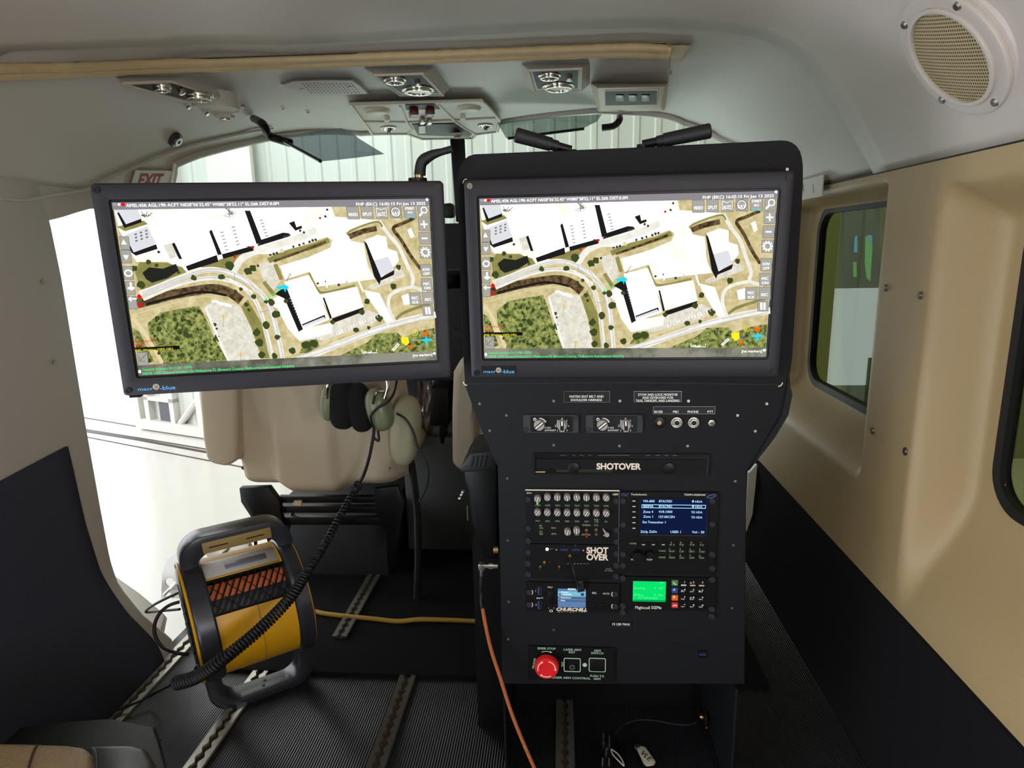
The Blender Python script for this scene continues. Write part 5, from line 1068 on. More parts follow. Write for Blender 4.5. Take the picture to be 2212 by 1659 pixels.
# rolled divider curtain along the headliner edge
T1 = [(-40, 151), (0, 148), (150, 146), (362, 137), (600, 129), (800, 122), (1000, 115), (1150, 109), (1300, 104), (1380, 102), (1448, 106)]
T2 = [(-40, 168), (0, 164), (150, 158), (362, 149), (600, 141), (800, 134), (1000, 127), (1150, 121), (1300, 116), (1380, 116), (1446, 119)]
root = thing('rolled_curtain', onshell(700, 130)[0], 'tan piped leather curtain roll stowed along the ceiling edge', 'rolled curtain')
rr2 = random.Random(5)
for nm, T, r0, o in (('upper_fold', T1, .0085, .008), ('lower_fold', T2, .0085, .010)):
    P = spl([onshell(x, y, o)[0] for x, y in T], 10); m = MB(); m.tube(P, [r0*(1+.10*rr2.uniform(-1, 1)) for _ in P], 12); m.build(nm, 'gold', root)
SE = [(-40, 142), (0, 140), (362, 129), (800, 114), (1100, 104), (1300, 97), (1440, 95)]
m = MB(); m.tube(spl([onshell(x, y, .001)[0] for x, y in SE], 10), .0012, 5); m.build('stitched_seam', 'dirt', root)
FLP = [(1444, 98), (1478, 97), (1496, 101), (1484, 112), (1470, 133), (1448, 128)]
m = MB(); m.prism(osp(FLP, .0), osp(FLP, .007)); m.build('end_flap', 'gold', root, bevel=.002)
hp = [onshell(1447, 120, .012)[0]]; z_ = hp[0]; m = MB(); m.tube([z_, z_-Vector((0, 0, .035)), z_-Vector((-.003, 0, .038)), z_-Vector((-.005, 0, .030))], .0014, 8); m.build('hook', 'steel', root)
m = MB(); m.tube([onshell(x, y, .001)[0] for x, y in SE] and spl([onshell(x, y, .0005)[0] for x, y in [(0, 128), (362, 117), (800, 100), (1100, 86), (1350, 74)]], 8), .0006, 5); 
# exit placard
fr = sf(330, 384, .001); root = thing('exit_placard', fr.O, 'white placard with red EXIT lettering above the open crew door', 'exit sign')
a0, b1 = fr.q(292, 367); a1, _ = fr.q(378, 367); m = MB(); m.bf(fr, a0, a1, b1-.055, b1, 0, .002); m.build('plate', 'paper', root)
m = MB(); a, b = fr.q(328, 375); h = .030; m.txt(fr, 'EXIT', a, b-h/2, h, .0024, bold=.04, w=abs(fr.q(302, 375)[0]-fr.q(353, 375)[0])); m.build('lettering', 'exitred', root, smooth=False)
p = at(1752, 405, X=.606); fr = Fr(p, (0, -1, 0), (0, 0, 1)); fr.N = Vector((-1, 0, 0))
root = thing('wall_placard', p, 'small grey placard on the right wall just behind the rack top', 'placard')
a0, b1 = fr.q(1733, 390); a1, b0 = fr.q(1776, 424); m = MB(); m.bf(fr, a0-.05, a1, b0, b1, -.001, .002); m.build('plate', 'paper', root)
m = MB(); a, b = fr.q(1759, 407); m.txt(fr, '\\', a, b, .022, .0024, w=.016); a, b = fr.q(1737, 407); m.txt(fr, 'A', a, b, .022, .0024, w=.02); m.build('lettering', 'shaft', root, smooth=False)
# ================================================================ pilot seats
def ell(m, c, r, rot=None, n=20, k=12, sq=1.0):
    c = Vector(c); rot = rot or Matrix.Identity(3); f = lambda v: math.copysign(abs(v)**sq, v); rows = []
    for j in range(k+1):
        t = math.pi*j/k; rows.append([c+rot @ Vector((r[0]*f(math.sin(t))*f(math.cos(2*math.pi*i/n)), r[1]*f(math.sin(t))*f(math.sin(2*math.pi*i/n)), r[2]*f(math.cos(t)))) for i in range(n)])
    m.grid(rows, closed_u=True); return m
def backshell(root, fr, prof_l, prof_r, ztop, zbot, bump, th=.09, m_='seat', nm='backrest', lean=.0, bottom=None):
    nx, nz = 56, 64; front = []
    for j in range(nz+1):
        b = zbot+(ztop-zbot)*j/nz; a0 = interp(b, [q[1] for q in prof_l], [q[0] for q in prof_l]); a1 = interp(b, [q[1] for q in prof_r], [q[0] for q in prof_r]); row = []
        for i in range(nx+1):
            u = i/nx; a = a0+(a1-a0)*u; e = min(u, 1-u)*(a1-a0); eb = min(b-zbot, ztop-b)
            d = -th*.45*(1-sst(e/.03)**.5)-th*.45*(1-sst(eb/.03)**.5); bb = b
            if bottom: bb = b-bottom(a)*(1-sst((b-zbot)/.12))
            row.append(fr.p(a, bb, d+bump(a, b)+lean*(b-zbot)))
        front.append(row)
    m = MB(); m.grid(front)
    back = [[p-fr.N*0+(-fr.N)*(th) for p in r] for r in front]; 
    P = []; edge = [front[0][i] for i in range(nx+1)]+[front[j][nx] for j in range(1, nz+1)]+[front[nz][i] for i in range(nx-1, -1, -1)]+[front[j][0] for j in range(nz-1, 0, -1)]
    n = len(edge); m.add(edge+[p-fr.N*th for p in edge], [(i, (i+1) % n, n+(i+1) % n, n+i) for i in range(n)]); m.add([p-fr.N*th for p in edge], [tuple(range(n))])
    return m.build(nm, m_, root, ang=60)
FS = Fr((0, 1.47, 0), (1, 0, 0), (0, 0, 1))
seat = thing('pilot_seat', (-.6, 1.62, 0), 'beige upholstered pilot seat seen from behind under the left monitor', 'seat', 'crew seats')
Q = FS.q; gx0, gx1 = Q(600, 950)[0], Q(722, 950)[0]; gz = Q(600, 932)[1]
def bump(a, b):
    v = .022*sst((a-gx0+.02)/.03)*sst((gx1+.02-a)/.03)*(1-.55*sst((b-gz+.01)/.05))
    for px, w_ in ((560, .02), (650, .02)): 
        ax = Q(px, 860)[0]-(b-Q(px, 860)[1])*.25; v += (.006*math.exp(-((a-ax)/w_)**2))*sst((b-gz)/.05)
    v -= .003*math.exp(-((b-gz)/.004)**2)
    v -= .05*sst((a-Q(800, 950)[0])/.10)
    return v
zb_ = Q(500, 1054)[1]; L_ = [Q(516, 1054), Q(507, 1000), Q(490, 870), Q(485, 760), Q(500, 640), Q(530, 560)]; R_ = [Q(858, 1050), Q(860, 1010), Q(868, 990), Q(850, 880), Q(835, 760), Q(820, 640), Q(790, 560)]
L_ = sorted(L_, key=lambda q: q[1]); R_ = sorted(R_, key=lambda q: q[1])
backshell(seat, FS, L_, R_, Q(600, 560)[1], zb_, bump, lean=.05, bottom=lambda a: .016*sst((a-gx0)/.03)*sst((gx1+.05-a)/.06))
for x, y in ((514, 923), (522, 1013), (836, 1017)): 
    a, b = Q(x, y); m = MB(); m.cf(FS, a, b, .005, -.04, .002+.05*(b-zb_)-(.019 if x > 800 else .012 if y > 1000 else .003), 14); m.build('screw', 'steel', seat)
A_ = Fr((0, 1.43, 0), (1, 0, 0), (0, 0, 1)); al = A_.qs([(428, 790), (430, 860), (437, 950), (444, 992), (458, 1003), (488, 1009), (510, 996), (510, 840), (505, 790)])
m = MB(); m.pf(A_, al, -.10, 0); m.build('left_armrest', 'seat', seat, bevel=.012, seg=4, label='folded left armrest')
m = MB(); c = at(876, 930, Y=1.50); ell(m, c, (.036, .05, .088), Matrix.Rotation(.12, 3, 'Y'), sq=.8); m.build('right_armrest', 'seatg', seat, label='rounded greenish beige right armrest')
m = MB(); m.rbf(FS, Q(530, 0)[0], Q(780, 0)[0], zb_-.02, zb_+.04, -.46, -.10, .03, 5); m.build('cushion', 'seat', seat, bevel=.02, seg=3)
YF = 1.52; ff = Fr((0, YF, 0), (1, 0, 0), (0, 0, 1))
m = MB(); m.pf(ff, ff.qs([(516, 1054), (580, 1052), (604, 1085), (606, 1110), (618, 1160), (640, 1235), (600, 1240), (575, 1165), (552, 1120), (549, 1190), (543, 1120), (520, 1085)]), -.02, 0); m.build('leg', 'blackp', seat, bevel=.003)
m = MB(); m.pf(ff, ff.qs([(806, 1056), (858, 1050), (872, 1090), (862, 1160), (850, 1215), (835, 1215), (832, 1150), (812, 1110)]), -.02, 0); m.build('leg', 'blackp', seat, bevel=.003)
for y0, y1 in ((1077, 1090), (1098, 1112), (1122, 1138)): m = MB(); m.pf(ff, ff.qs([(596, y0), (850, y0), (850, y1), (596, y1)]), -.03, -.01); m.build('cross_rail', 'blackp', seat, bevel=.002)
m = MB(); m.pf(ff, ff.qs([(634, 1083), (650, 1083), (650, 1093), (634, 1093)]), -.01, -.002); m.build('brass_tag', 'gold', seat)
m = MB(); m.tube([ff.p(*ff.q(610, 1180), 0), ff.p(*ff.q(622, 1100), -.05)], .006, 8); m.build('tie_rod', 'shaft', seat)
m = MB(); m.tube([ff.p(*ff.q(598, 1135), .004), ff.p(*ff.q(604, 1142), .004)], .007, 10); m.build('bolt', 'brass', seat)
FB = Fr((0, 1.72, 0), (1, 0, 0), (0, 0, 1)); fb = FB.qs([(575, 1112), (832, 1112), (832, 1246), (575, 1246)])
m = MB(); m.bf(FB, fb[0][0], fb[1][0], .001, fb[0][1], -.3, 0); m.build('box_base', 'dimd', seat, bevel=.004)
# second seat
seat2 = thing('pilot_seat', (-.02, 1.75, 0), 'beige right-hand crew seat glimpsed between the monitor and the rack', 'seat', 'crew seats')
F2 = Fr((0, 1.55, 0), (1, 0, 0), (0, 0, 1)); L2_ = sorted([F2.q(972, 1030), F2.q(971, 900), F2.q(974, 810), F2.q(990, 782), F2.q(1010, 768), F2.q(1060, 640)], key=lambda q: q[1])
R2_ = [(F2.q(972, 900)[0]+.44, 0), (F2.q(972, 900)[0]+.44, 1.1)]
sx = F2.q(1022, 940)[0]
backshell(seat2, F2, L2_, R2_, F2.q(1060, 640)[1], F2.q(972, 1028)[1], lambda a, b: -.03*sst((a-sx)/.012)+.012*sst((a-sx-.02)/.012), th=.1)
m = MB(); m.bf(F2, F2.q(985, 0)[0]+.07, F2.q(985, 0)[0]+.38, .16, F2.q(972, 1030)[1]+.02, -.45, -.1); m.build('cushion', 'seat', seat2, bevel=.02)
m = MB(); m.bf(F2, F2.q(985, 0)[0]+.06, F2.q(985, 0)[0]+.34, .009, .165, -.4, -.13); m.build('box_base', 'dimd', seat2, bevel=.004)
# headset hanging on the seat back
hs = thing('headset', at(770, 880, Y=1.42), 'sage green aviation headset with black ear cushions hanging on the pilot seat', 'headset')
RY = lambda a: Matrix.Rotation(a, 3, 'Y')
YH = 1.395
m = MB(); ell(m, at(712, 868, Y=YH), (.018, .03, .044), RY(.10), sq=.8); m.build('ear_cup', 'olive', hs)
m = MB(); ell(m, at(820, 884, Y=YH-.01), (.028, .032, .050), RY(-.22), sq=.8); m.build('ear_cup', 'olive', hs)
m = MB(); ell(m, at(742, 874, Y=YH), (.030, .034, .056), RY(.06), sq=.7); m.build('ear_cushion', 'foam', hs)
m = MB(); ell(m, at(778, 880, Y=YH), (.026, .034, .056), RY(-.14), sq=.7); m.build('ear_cushion', 'foam', hs)
m = MB(); m.tube(spl([at(706, 862, Y=YH-.03), at(708, 835, Y=YH-.02), at(722, 800, Y=1.40), at(765, 775, Y=1.40), at(820, 790, Y=1.40), at(838, 830, Y=YH-.03), at(832, 862, Y=YH-.045)], 6), .0035, 8); m.build('headband', 'chrome', hs)
m = MB(); m.tube(spl([at(806, 872, Y=YH-.045), at(813, 850, Y=YH-.05), at(830, 845, Y=YH-.045)], 5), .0035, 8); m.build('yoke', 'chrome', hs)
m = MB(); m.tube(spl([at(808, 926, Y=YH-.04), at(801, 900, Y=YH-.05), at(815, 882, Y=YH-.05), at(838, 868, Y=YH-.05), at(852, 846, Y=YH-.03), at(858, 815, Y=YH)], 6), .0028, 8); m.build('lead', 'rub', hs)
m = MB(); ell(m, at(826, 912, Y=YH-.02), (.012, .012, .008)); m.build('microphone', 'foam', hs)
# coiled cord
cord = thing('coiled_cord', (-.75, 1.05, .02), 'long black coiled headset cord draped over the yellow heater', 'cord')
st = spl([at(808, 926, Y=1.36), at(806, 945, Y=1.36), at(797, 990, Y=1.36), at(786, 1025, Y=1.37), at(776, 1044, Y=1.37)], 6)
m = MB(); m.tube(st, .0036, 8); m.tube(spl([at(806, 945, Y=1.36), at(818, 952, Y=1.355), at(816, 930, Y=1.355)], 5), .003, 8); m.build('straight_lead', 'rub', cord)
def coil(path, R0, rw, turns, n=10):
    P = spl(path, 24); L = [0]
    for i in range(1, len(P)): L.append(L[-1]+(P[i]-P[i-1]).length)
    N = int(turns*n); out = []; T0 = (P[1]-P[0]).normalized(); nv = T0.orthogonal().normalized()
    for k in range(N+1):
        t = k/N; s_ = t*L[-1]; i = 0
        while i < len(L)-2 and L[i+1] < s_: i += 1
        u = (s_-L[i])/max(1e-9, L[i+1]-L[i]); p = P[i].lerp(P[i+1], u); T = (P[i+1]-P[i]).normalized(); nv = (nv-nv.dot(T)*T).normalized(); bv = T.cross(nv); a = 2*math.pi*k/n
        R_c = R0(t) if callable(R0) else R0; out.append(p+(nv*math.cos(a)+bv*math.sin(a))*R_c)
    mm_ = MB(); mm_.tube(out, rw, 6); return mm_
m = coil([at(775, 1046, Y=1.37), at(765, 1062, Y=1.37), at(735, 1115, Y=1.33), at(700, 1180, Y=1.28), at(662, 1238, Y=1.17)], lambda t: .0085-.002*sst(t*6), .0028, 34); m.build('stretched_coil', 'rub', cord)
m = coil([at(660, 1240, Y=1.13), at(628, 1290, Y=1.085), at(560, 1360, Y=1.03), at(480, 1425, Y=.985), at(425, 1462, Y=.985), at(380, 1476, Y=.99)], lambda t: .0086+.0022*t, .0029, 50); m.build('tight_coil', 'rub', cord)
m = MB(); m.tube(spl([at(372, 1478, Y=.985), at(340, 1495, Z=.04), at(285, 1522, Z=.02), at(210, 1545, Z=.02), at(120, 1550, Z=.045), at(45, 1560, Z=.06), at(-40, 1575, Z=.07)], 8), .0026, 8); m.build('tail_lead', 'rub', cord)
# ================================================================ yellow heater
FH = Fr((-.704, 1.144, 0), (.793, .61, 0), (0, 0, 1)); FH.V = (Vector((0, 0, 1))-FH.U*.065).normalized()
ht = thing('portable_heater', FH.p(.085, 0, -.03), 'yellow drum heater in a black carrying frame standing on the floor', 'heater')
OC, ZC, RC = -.02, .218, .118
def cy(a, deg, r): t = math.radians(deg); return FH.p(a, ZC+r*math.sin(t), OC+r*math.cos(t))
out = rrect(-.026, .190, .0, .400, .05, 8); inn = rrect(.004, .160, .020, .366, .032, 8)
m = MB(); m.framef(FH, out, inn, -.052, .0); m.build('frame', 'shaft', ht, bevel=.003, seg=2, lim=40)
m = MB(); m.bf(FH, .018, .150, .364, .388, -.004, .0025); m.build('handle_insert', 'yellow2', ht, bevel=.002)
for a0 in (.03, .10): m = MB(); m.bf(FH, a0, a0+.035, .375, .377, .0024, .0032); m.build('handle_slot', 'blackp', ht)
for a0, a1, r in ((-.034, .010, RC+.006), (.152, .190, RC+.006)):
    m = MB(); n = 48; m.grid([[cy(q, 360*i/n, rr) for i in range(n)] for q, rr in ((a0, .0002), (a0, r*.88), (a0+.006, r*.97), (a0+.012, r), (a1-.004, r), (a1, r*.98), (a1, RC*.9))], closed_u=True); m.build('end_housing', 'shaft', ht, ang=30)
for a0 in (-.030, .186): m = MB(); m.tube([cy(a0, 360*i/48, RC+.003) for i in range(48)], .0028, 8, closed=True); m.build('yellow_ring', 'yellow', ht)
m = MB(); lv = [(-120, -20)]
th_ = [a for a in range(60, 343, 6)]
m.grid([[cy(a, q, RC) for a in (.006, .05, .085, .12, .155)] for q in [61+(387-61)*i/48 for i in range(49)]]); m.build('drum', 'yellow', ht)
m = MB(); m.tube([cy(.086, q, RC+.0006) for q in range(-78, 27, 4)], .0007, 5); m.build('drum_seam', 'yellow2', ht)
m = MB(); m.grid([[cy(a, q, RC-.014) for a in (.006, .155)] for q in range(43, 62, 3)]); m.build('orange_reflector', 'orange', ht)
m = MB(); m.grid([[cy(a, q, RC-.015) for a in (.006, .155)] for q in range(24, 46, 3)]); m.build('dark_reflector', 'shaft', ht)
for (step, du, rw, dr, nm) in ((.0125, .040, .0019, 0, 'grille_bars'), (.030, -.055, .0008, -.004, 'grille_wires')):
    m = MB()
    for i in range(-8, 22):
        pts_ = []
        for k in range(13):
            u = k/12; a = i*step+du*u
            if .010 <= a <= .152: pts_.append(cy(a, 27+34*u, RC+dr))
        if len(pts_) > 1: m.tube(pts_, rw, 6)
    m.build(nm, 'blackp', ht)
for q in (27, 61): m = MB(); m.tube([cy(.006, q, RC), cy(.156, q, RC)], .0022, 6); m.build('grille_edge', 'blackp', ht)
m = MB(); m.grid([[cy(a, q, RC+.0008) for a in (.010, .08, .15)] for q in range(62, 90, 3)]); m.build('paper_label', 'paper', ht, thick=.0006)
m = MB(); m.grid([[cy(a, q, RC+.0014) for a in (.05, .08, .13)] for q in range(70, 80, 3)]); m.build('label_band', mat('label_print', lin(128,126,140), .4), ht, thick=.0004)
m = MB(); m.grid([[cy(a, q, RC+.0014) for a in (.010, .08, .15)] for q in range(62, 66, 2)]); m.build('label_stripe', 'yellow', ht, thick=.0004)
for i in range(6): m = MB(); z_ = .27-.022*i; m.tube([FH.p(-.0352, z_, OC+.06), FH.p(-.0352, z_+.01, OC-.05)], .0022, 6); m.build('louvre', 'blackp', ht)
for a, o in ((.082, -.018), (.088, -.034)): m = MB(); f3 = Fr(FH.p(a, .0205, o), FH.U, -FH.N); m.cf(f3, 0, 0, .0035, 0, .0006, 12); m.build('bolt_hole', 'seal', ht)
# heater's power lead looping out of its left side
pc = thing('power_lead', at(345, 1375, Z=.0), 'black power lead looping out of the left side of the heater', 'cord')
m = MB(); m.tube(spl([at(388, 1300, Y=1.17), at(365, 1308, Y=1.16), at(345, 1325, Y=1.15), at(334, 1350, Y=1.14), at(336, 1375, Y=1.13), at(352, 1398, Y=1.12), at(380, 1410, Y=1.11), at(408, 1414, Y=1.12)], 7), .0036, 8); m.build('lead', 'rub', pc)
m = MB(); m.tube(spl([at(390, 1278, Y=1.2), at(360, 1292, Y=1.25), at(330, 1308, Y=1.3), at(315, 1322, Y=1.32), at(345, 1320, Y=1.3), at(388, 1316, Y=1.2)], 7), .003, 8); m.build('slack_loop', 'rub', pc)
# yellow cable on the floor
yc = thing('yellow_cable', at(880, 1340, Z=.01), 'flat run of yellow cable crossing the dark floor from heater to rack', 'cable')
m = MB(); m.tube(spl([at(672, 1318, Z=.014), at(700, 1325, Z=.014), at(750, 1331, Z=.014), at(810, 1337, Z=.014), at(860, 1342, Z=.014), at(905, 1338, Z=.02), at(960, 1339, Z=.014), at(1030, 1342, Z=.014), at(1090, 1343, Z=.014)], 6), .0058, 10); m.build('jacket', 'ycord', yc)
# ================================================================ cockpit dark furniture
ip = thing('instrument_panel', (-.2, 2.1, .5), 'dark instrument panel and glareshield ahead of the seats', 'instrument panel')
FI = Fr((0, 2.02, 0), (1, 0, 0), (0, 0, 1)); zt_ = FI.q(985, 482)[1]
m = MB(); m.prism([Vector((x, y, z)) for x, y, z in ((-.80, 2.02, .55), (.40, 2.02, .55), (.40, 2.22, .55), (-.80, 2.22, .55))], [Vector((x, y, z)) for x, y, z in ((-.80, 2.02, zt_), (.40, 2.02, zt_), (.34, 2.3, zt_-.01), (-.74, 2.3, zt_-.01))]); m.build('panel', 'dimd', ip, bevel=.006)
m = MB(); m.box((-.22, 2.16, .29), (1.3, .04, .56)); m.build('kick_panel', 'dimd', ip)
m = MB(); m.pf(FI, FI.qs([(976, 712), (1000, 712), (1000, 733), (976, 733)]), 0, .006); m.build('perforated_vent', gm if False else 'shaft', ip)
m = MB(); m.pf(FI, FI.qs([(956, 440), (974, 438), (979, 444), (979, 466), (974, 470), (956, 470)]), -.05, 0); m.build('compass', 'rub', ip, bevel=.006)
ped = thing('centre_pedestal', (-.33, 1.95, 0), 'grey centre pedestal behind the headset, beside the right crew seat', 'pedestal')
FP = Fr((0, 1.88, 0), (1, 0, 0), (0, 0, 1)); pp = FP.qs([(890, 945), (1000, 945), (990, 1068), (880, 1068)])
m = MB(); m.pf(FP, [(pp[0][0]-.03, .012), (pp[1][0]+.03, .012), (pp[1][0]+.03, pp[0][1]), (pp[0][0]-.03, pp[0][1])], -.12, 0); m.build('body', mat('slate_grey_paint', lin(78, 82, 84), .6), ped, bevel=.004)
m = MB(); m.pf(FP, FP.qs([(933, 835), (972, 835), (972, 916), (930, 916)]), -.10, .02); m.build('lever_box', 'blackp', ped, bevel=.004)
m = MB(); m.pf(FP, FP.qs([(948, 910), (962, 910), (962, 960), (950, 960)]), -.05, .0); m.build('stem', 'blackp', ped, bevel=.003)
bg = MB(); rb = random.Random(2); rows = []
for j in range(9):
    rows.append([FP.p(*FP.q(900+34*i/8, 826+130*j/8), -.03+.02*rb.random()) for i in range(9)])
bg.grid(rows); o = bg.build('crumpled_bag', mat('crumpled_clear_plastic', lin(95, 82, 78), .15, spec=.9), None, smooth=False, thick=.002); tag(o, 'crumpled glossy plastic bag hanging beside the pedestal lever box', 'plastic bag')
for L in ([(872, 895), (892, 912), (905, 945), (915, 985), (912, 1030), (902, 1070)], [(868, 940), (888, 955), (898, 975), (896, 1010), (890, 1060)]):
    pass
m = MB(); m.tube(spl([at(x, y, Y=1.42) for x, y in ((856, 893), (876, 905), (892, 930), (903, 965), (918, 990), (926, 1020), (920, 1055), (905, 1085))], 6), .0026, 8); m.build('trailing_cable', 'rub', hs)
m = MB(); m.tube(spl([at(x, y, Y=1.6) for x, y in ((886, 985), (893, 1030), (898, 1070), (902, 1120), (903, 1210), (900, 1300))], 6), .010, 10); o = m.build('seat_belt_stalk', 'rub'); tag(o, 'thick dark belt stalk standing between the seats', 'belt stalk')
# floor bits
fz = Fr((0, 0, .009), (1, 0, 0), (0, 1, 0)); c = at(980, 1145, Z=.012)
fit_ = thing('floor_fitting', c, 'round dull metal fitting on the dark cockpit floor beside the rack', 'floor fitting'); m = MB(); f4 = Fr(c, (1, 0, 0), (0, 1, 0)); m.cf(f4, 0, 0, .032, -.003, .004, 28); m.build('disc', 'shaft', fit_, bevel=.001); m = MB(); m.ring(f4, 0, 0, .012, .02, .004, .006, 20); m.build('ring', 'steel', fit_)
# black box on the rack's left side
bx = thing('connector_box', (-.17, 1.1, 0), 'black ribbed connector box standing against the left side of the rack', 'connector box')
FX = Fr((0, 1.10, 0), (1, 0, 0), (0, 0, 1)); L = FX.qs([(1002, 1000), (1008, 985), (1074, 985), (1074, 1210), (1046, 1205), (1020, 1130), (1012, 1060), (1004, 1040)])
x_hi = -.112
L = [(min(a, x_hi), b) for a, b in L]; m = MB(); m.pf(FX, L, -.12, 0); m.build('body', 'blackp', bx, bevel=.004)
m = MB(); P0 = FX.qs([(996, 1014), (998, 1002), (1018, 976), (1074, 968), (1074, 1010), (1004, 1016)]); P0 = [(min(a, x_hi), b) for a, b in P0]; m.pf(FX, P0, -.11, .012); m.build('lid', 'rub', bx, bevel=.003)
for i in range(4): m = MB(); m.pf(FX, [(min(a, x_hi), b) for a, b in FX.qs([(1022+i*9, 980), (1026+i*9, 980), (1020+i*9, 1004), (1016+i*9, 1004)])], .012, .015); m.build('lid_rib', 'shaft', bx)
for x, y in ((1001, 1062), (998, 1068), (994, 1076)): m = MB(); ell(m, FX.p(*FX.q(x, y), .0), (.004, .006, .003), n=10, k=6); m.build('contact', 'chrome', bx)
m = MB(); m.bf(FX, FX.q(1009, 1100)[0], FX.q(1011, 1100)[0], FX.q(1010, 1123)[1], FX.q(1010, 1092)[1], 0, .004); m.build('latch_strip', 'steel', bx)
bpost = MB(); bpost.bf(FX, L[3][0]-.05, x_hi, .0, L[3][1]+.02, -.11, -.03); bpost.build('pedestal_leg', 'blackp', bx)
# boarding ladder outside the crew door
lad = thing('boarding_step', at(420, 1250, Y=1.75), 'pale perforated metal boarding step folded in the crew doorway', 'boarding step')
FG = Fr((0, 1.62, 0), (1, 0, 0), (0, 0, 1))
def plate(outl, holes, fr, o0, o1, m_):
    # plate with round holes: rim strips joined by bridging the outline to the holes is overkill at this size; holes are through-cuts made in bmesh
    me = bpy.data.meshes.new('p'); bm = bmesh.new(); n = 120
    q = fr.qs(outl); xs = [a for a, b in q]; ys = [b for a, b in q]; x0_, x1_, y0_, y1_ = min(xs), max(xs), min(ys), max(ys); hs_ = [(fr.q(x, y), r*fr.mpp(x, y)) for x, y, r in holes]
    def ins(a, b):
        c_ = False
        for i in range(len(q)):
            (xa, ya), (xb, yb) = q[i], q[i-1]
            if (ya > b) != (yb > b) and a < (xb-xa)*(b-ya)/(yb-ya)+xa: c_ = not c_
        return c_ and all((a-h[0])**2+(b-h[1])**2 > r*r for h, r in hs_)
    k = 90; m = MB(); dx = (x1_-x0_)/k; dy = (y1_-y0_)/k
    for i in range(k+1):
        for j in range(k+1): m.v.append(fr.p(x0_+dx*i, y0_+dy*j, o1))
    for i in range(k):
        for j in range(k):
            if ins(x0_+dx*(i+.5), y0_+dy*(j+.5)): a = i*(k+1)+j; m.f.append((a, a+k+1, a+k+2, a+1)); m.m.append(0)
    bm.free(); bpy.data.meshes.remove(me); return m
m = plate([(349, 1292), (351, 1235), (362, 1207), (386, 1190), (412, 1190), (412, 1292)], [(368, 1258, 10), (364, 1286, 8)], FG, 0, 0, 'trim'); m.build('side_plate', 'hangar', lad, thick=.004)
FG2 = Fr((0, 1.72, 0), (1, 0, 0), (0, 0, 1))
m = plate([(418, 1222), (424, 1180), (436, 1155), (462, 1148), (532, 1150), (544, 1178), (536, 1196), (500, 1198), (470, 1200), (440, 1226)], [(458, 1168, 8), (440, 1205, 9)], FG2, 0, 0, 'trim'); m.build('side_plate', 'hangar', lad, thick=.004)
m = MB(); m.pf(FG2, FG2.qs([(488, 1180), (498, 1172), (545, 1168), (552, 1180), (540, 1198), (492, 1200)]), .02, .026); m.build('hinge_plate', 'trim', lad, bevel=.001)
m = MB(); m.tube([at(355, 1285, Y=1.6), at(470, 1165, Y=1.7)], .005, 8); m.tube([at(372, 1290, Y=1.6), at(500, 1180, Y=1.7)], .004, 8); m.build('strut', 'chrome', lad)
# ================================================================ foreground left
cs = thing('hard_case', at(180, 1600, Z=0), 'low black hard case on the floor in the bottom left corner', 'case')
T = [at(x, y, Z=.13) for x, y in ((-60, 1600), (60, 1566), (150, 1556), (240, 1550), (334, 1568), (346, 1600), (372, 1700), (-60, 1760))]
m = MB(); m.prism([Vector((p.x, p.y, .001)) for p in T], T); m.build('shell', 'rub', cs, bevel=.006, seg=3)
m = MB(); m.tube([at(336, 1572, Z=.130), at(346, 1600, Z=.130)], .003, 8); m.build('corner_rib', 'shaft', cs)
st_ = thing('passenger_seat', at(100, 1700, Z=0), 'tan leather seat corner with black shell nearest the camera', 'seat')
T = [at(x, y, Z=.33) for x, y in ((-120, 1592), (60, 1596), (150, 1599), (188, 1604), (204, 1622), (206, 1660), (196, 1800), (-160, 1800))]
m = MB(); m.prism([p-Vector((0, 0, .13)) for p in T], T); m.build('cushion', 'leather', st_, bevel=.016, seg=5)
m = MB(); m.tube(spl([at(x, y, Z=.327) for x, y in ((200, 1618), (206, 1628), (208, 1660), (198, 1760))], 6), .0022, 8); m.build('stitched_piping', 'shaft', st_)
m = MB(); m.tube(spl([at(x, y, Z=.331) for x, y in ((80, 1610), (70, 1630), (50, 1700), (30, 1780))], 6), .0016, 6); m.build('seam', 'dirt', st_)
T = [at(x, y, Z=.30) for x, y in ((150, 1606), (285, 1604), (318, 1612), (335, 1640), (345, 1720), (330, 1800), (150, 1800))]
m = MB(); m.prism([Vector((p.x, p.y, .14)) for p in T], T); m.build('shell', 'shaft', st_, bevel=.010, seg=3)
m = MB(); m.prism([Vector((p.x*1.0, p.y, .001)) for p in T], [Vector((p.x, p.y, .15)) for p in T]); m.build('plinth', 'blackp', st_)
# ================================================================ small things under the rack
tg = thing('key_tag', at(1392, 1632, Z=.02), 'small pale oblong tag lying on the floor below the rack', 'tag')
T = [(1375, 1618), (1384, 1611), (1394, 1613), (1417, 1646), (1412, 1654), (1396, 1656), (1390, 1650)]
m = MB(); m.prism([at(x, y, Z=.012) for x, y in T], [at(x, y, Z=.022) for x, y in T]); m.build('body', 'trim', tg, bevel=.002)
fk = Fr(at(1396, 1633, Z=.0225), (1, 0, 0), (0, 1, 0)); m = MB(); m.txt(fk, 'VLE', 0, 0, .010, .0004, ang=-.9, w=.024, bold=.02); m.build('lettering', 'seal', tg, smooth=False)
m = MB(); ell(m, at(1378, 1614, Z=.017), (.009, .007, .005)); m.build('clear_cap', 'shaft', tg)
cp_ = thing('control_plate', at(1315, 1630, Z=0), 'low black plate with small metal toggles under the rack', 'control plate')
m = MB(); T = [at(x, y, Z=.03) for x, y in ((1270, 1600), (1350, 1600), (1360, 1700), (1270, 1700))]; m.prism([Vector((p.x, p.y, .016)) for p in T], T); m.build('plate', 'unit', cp_, bevel=.002)
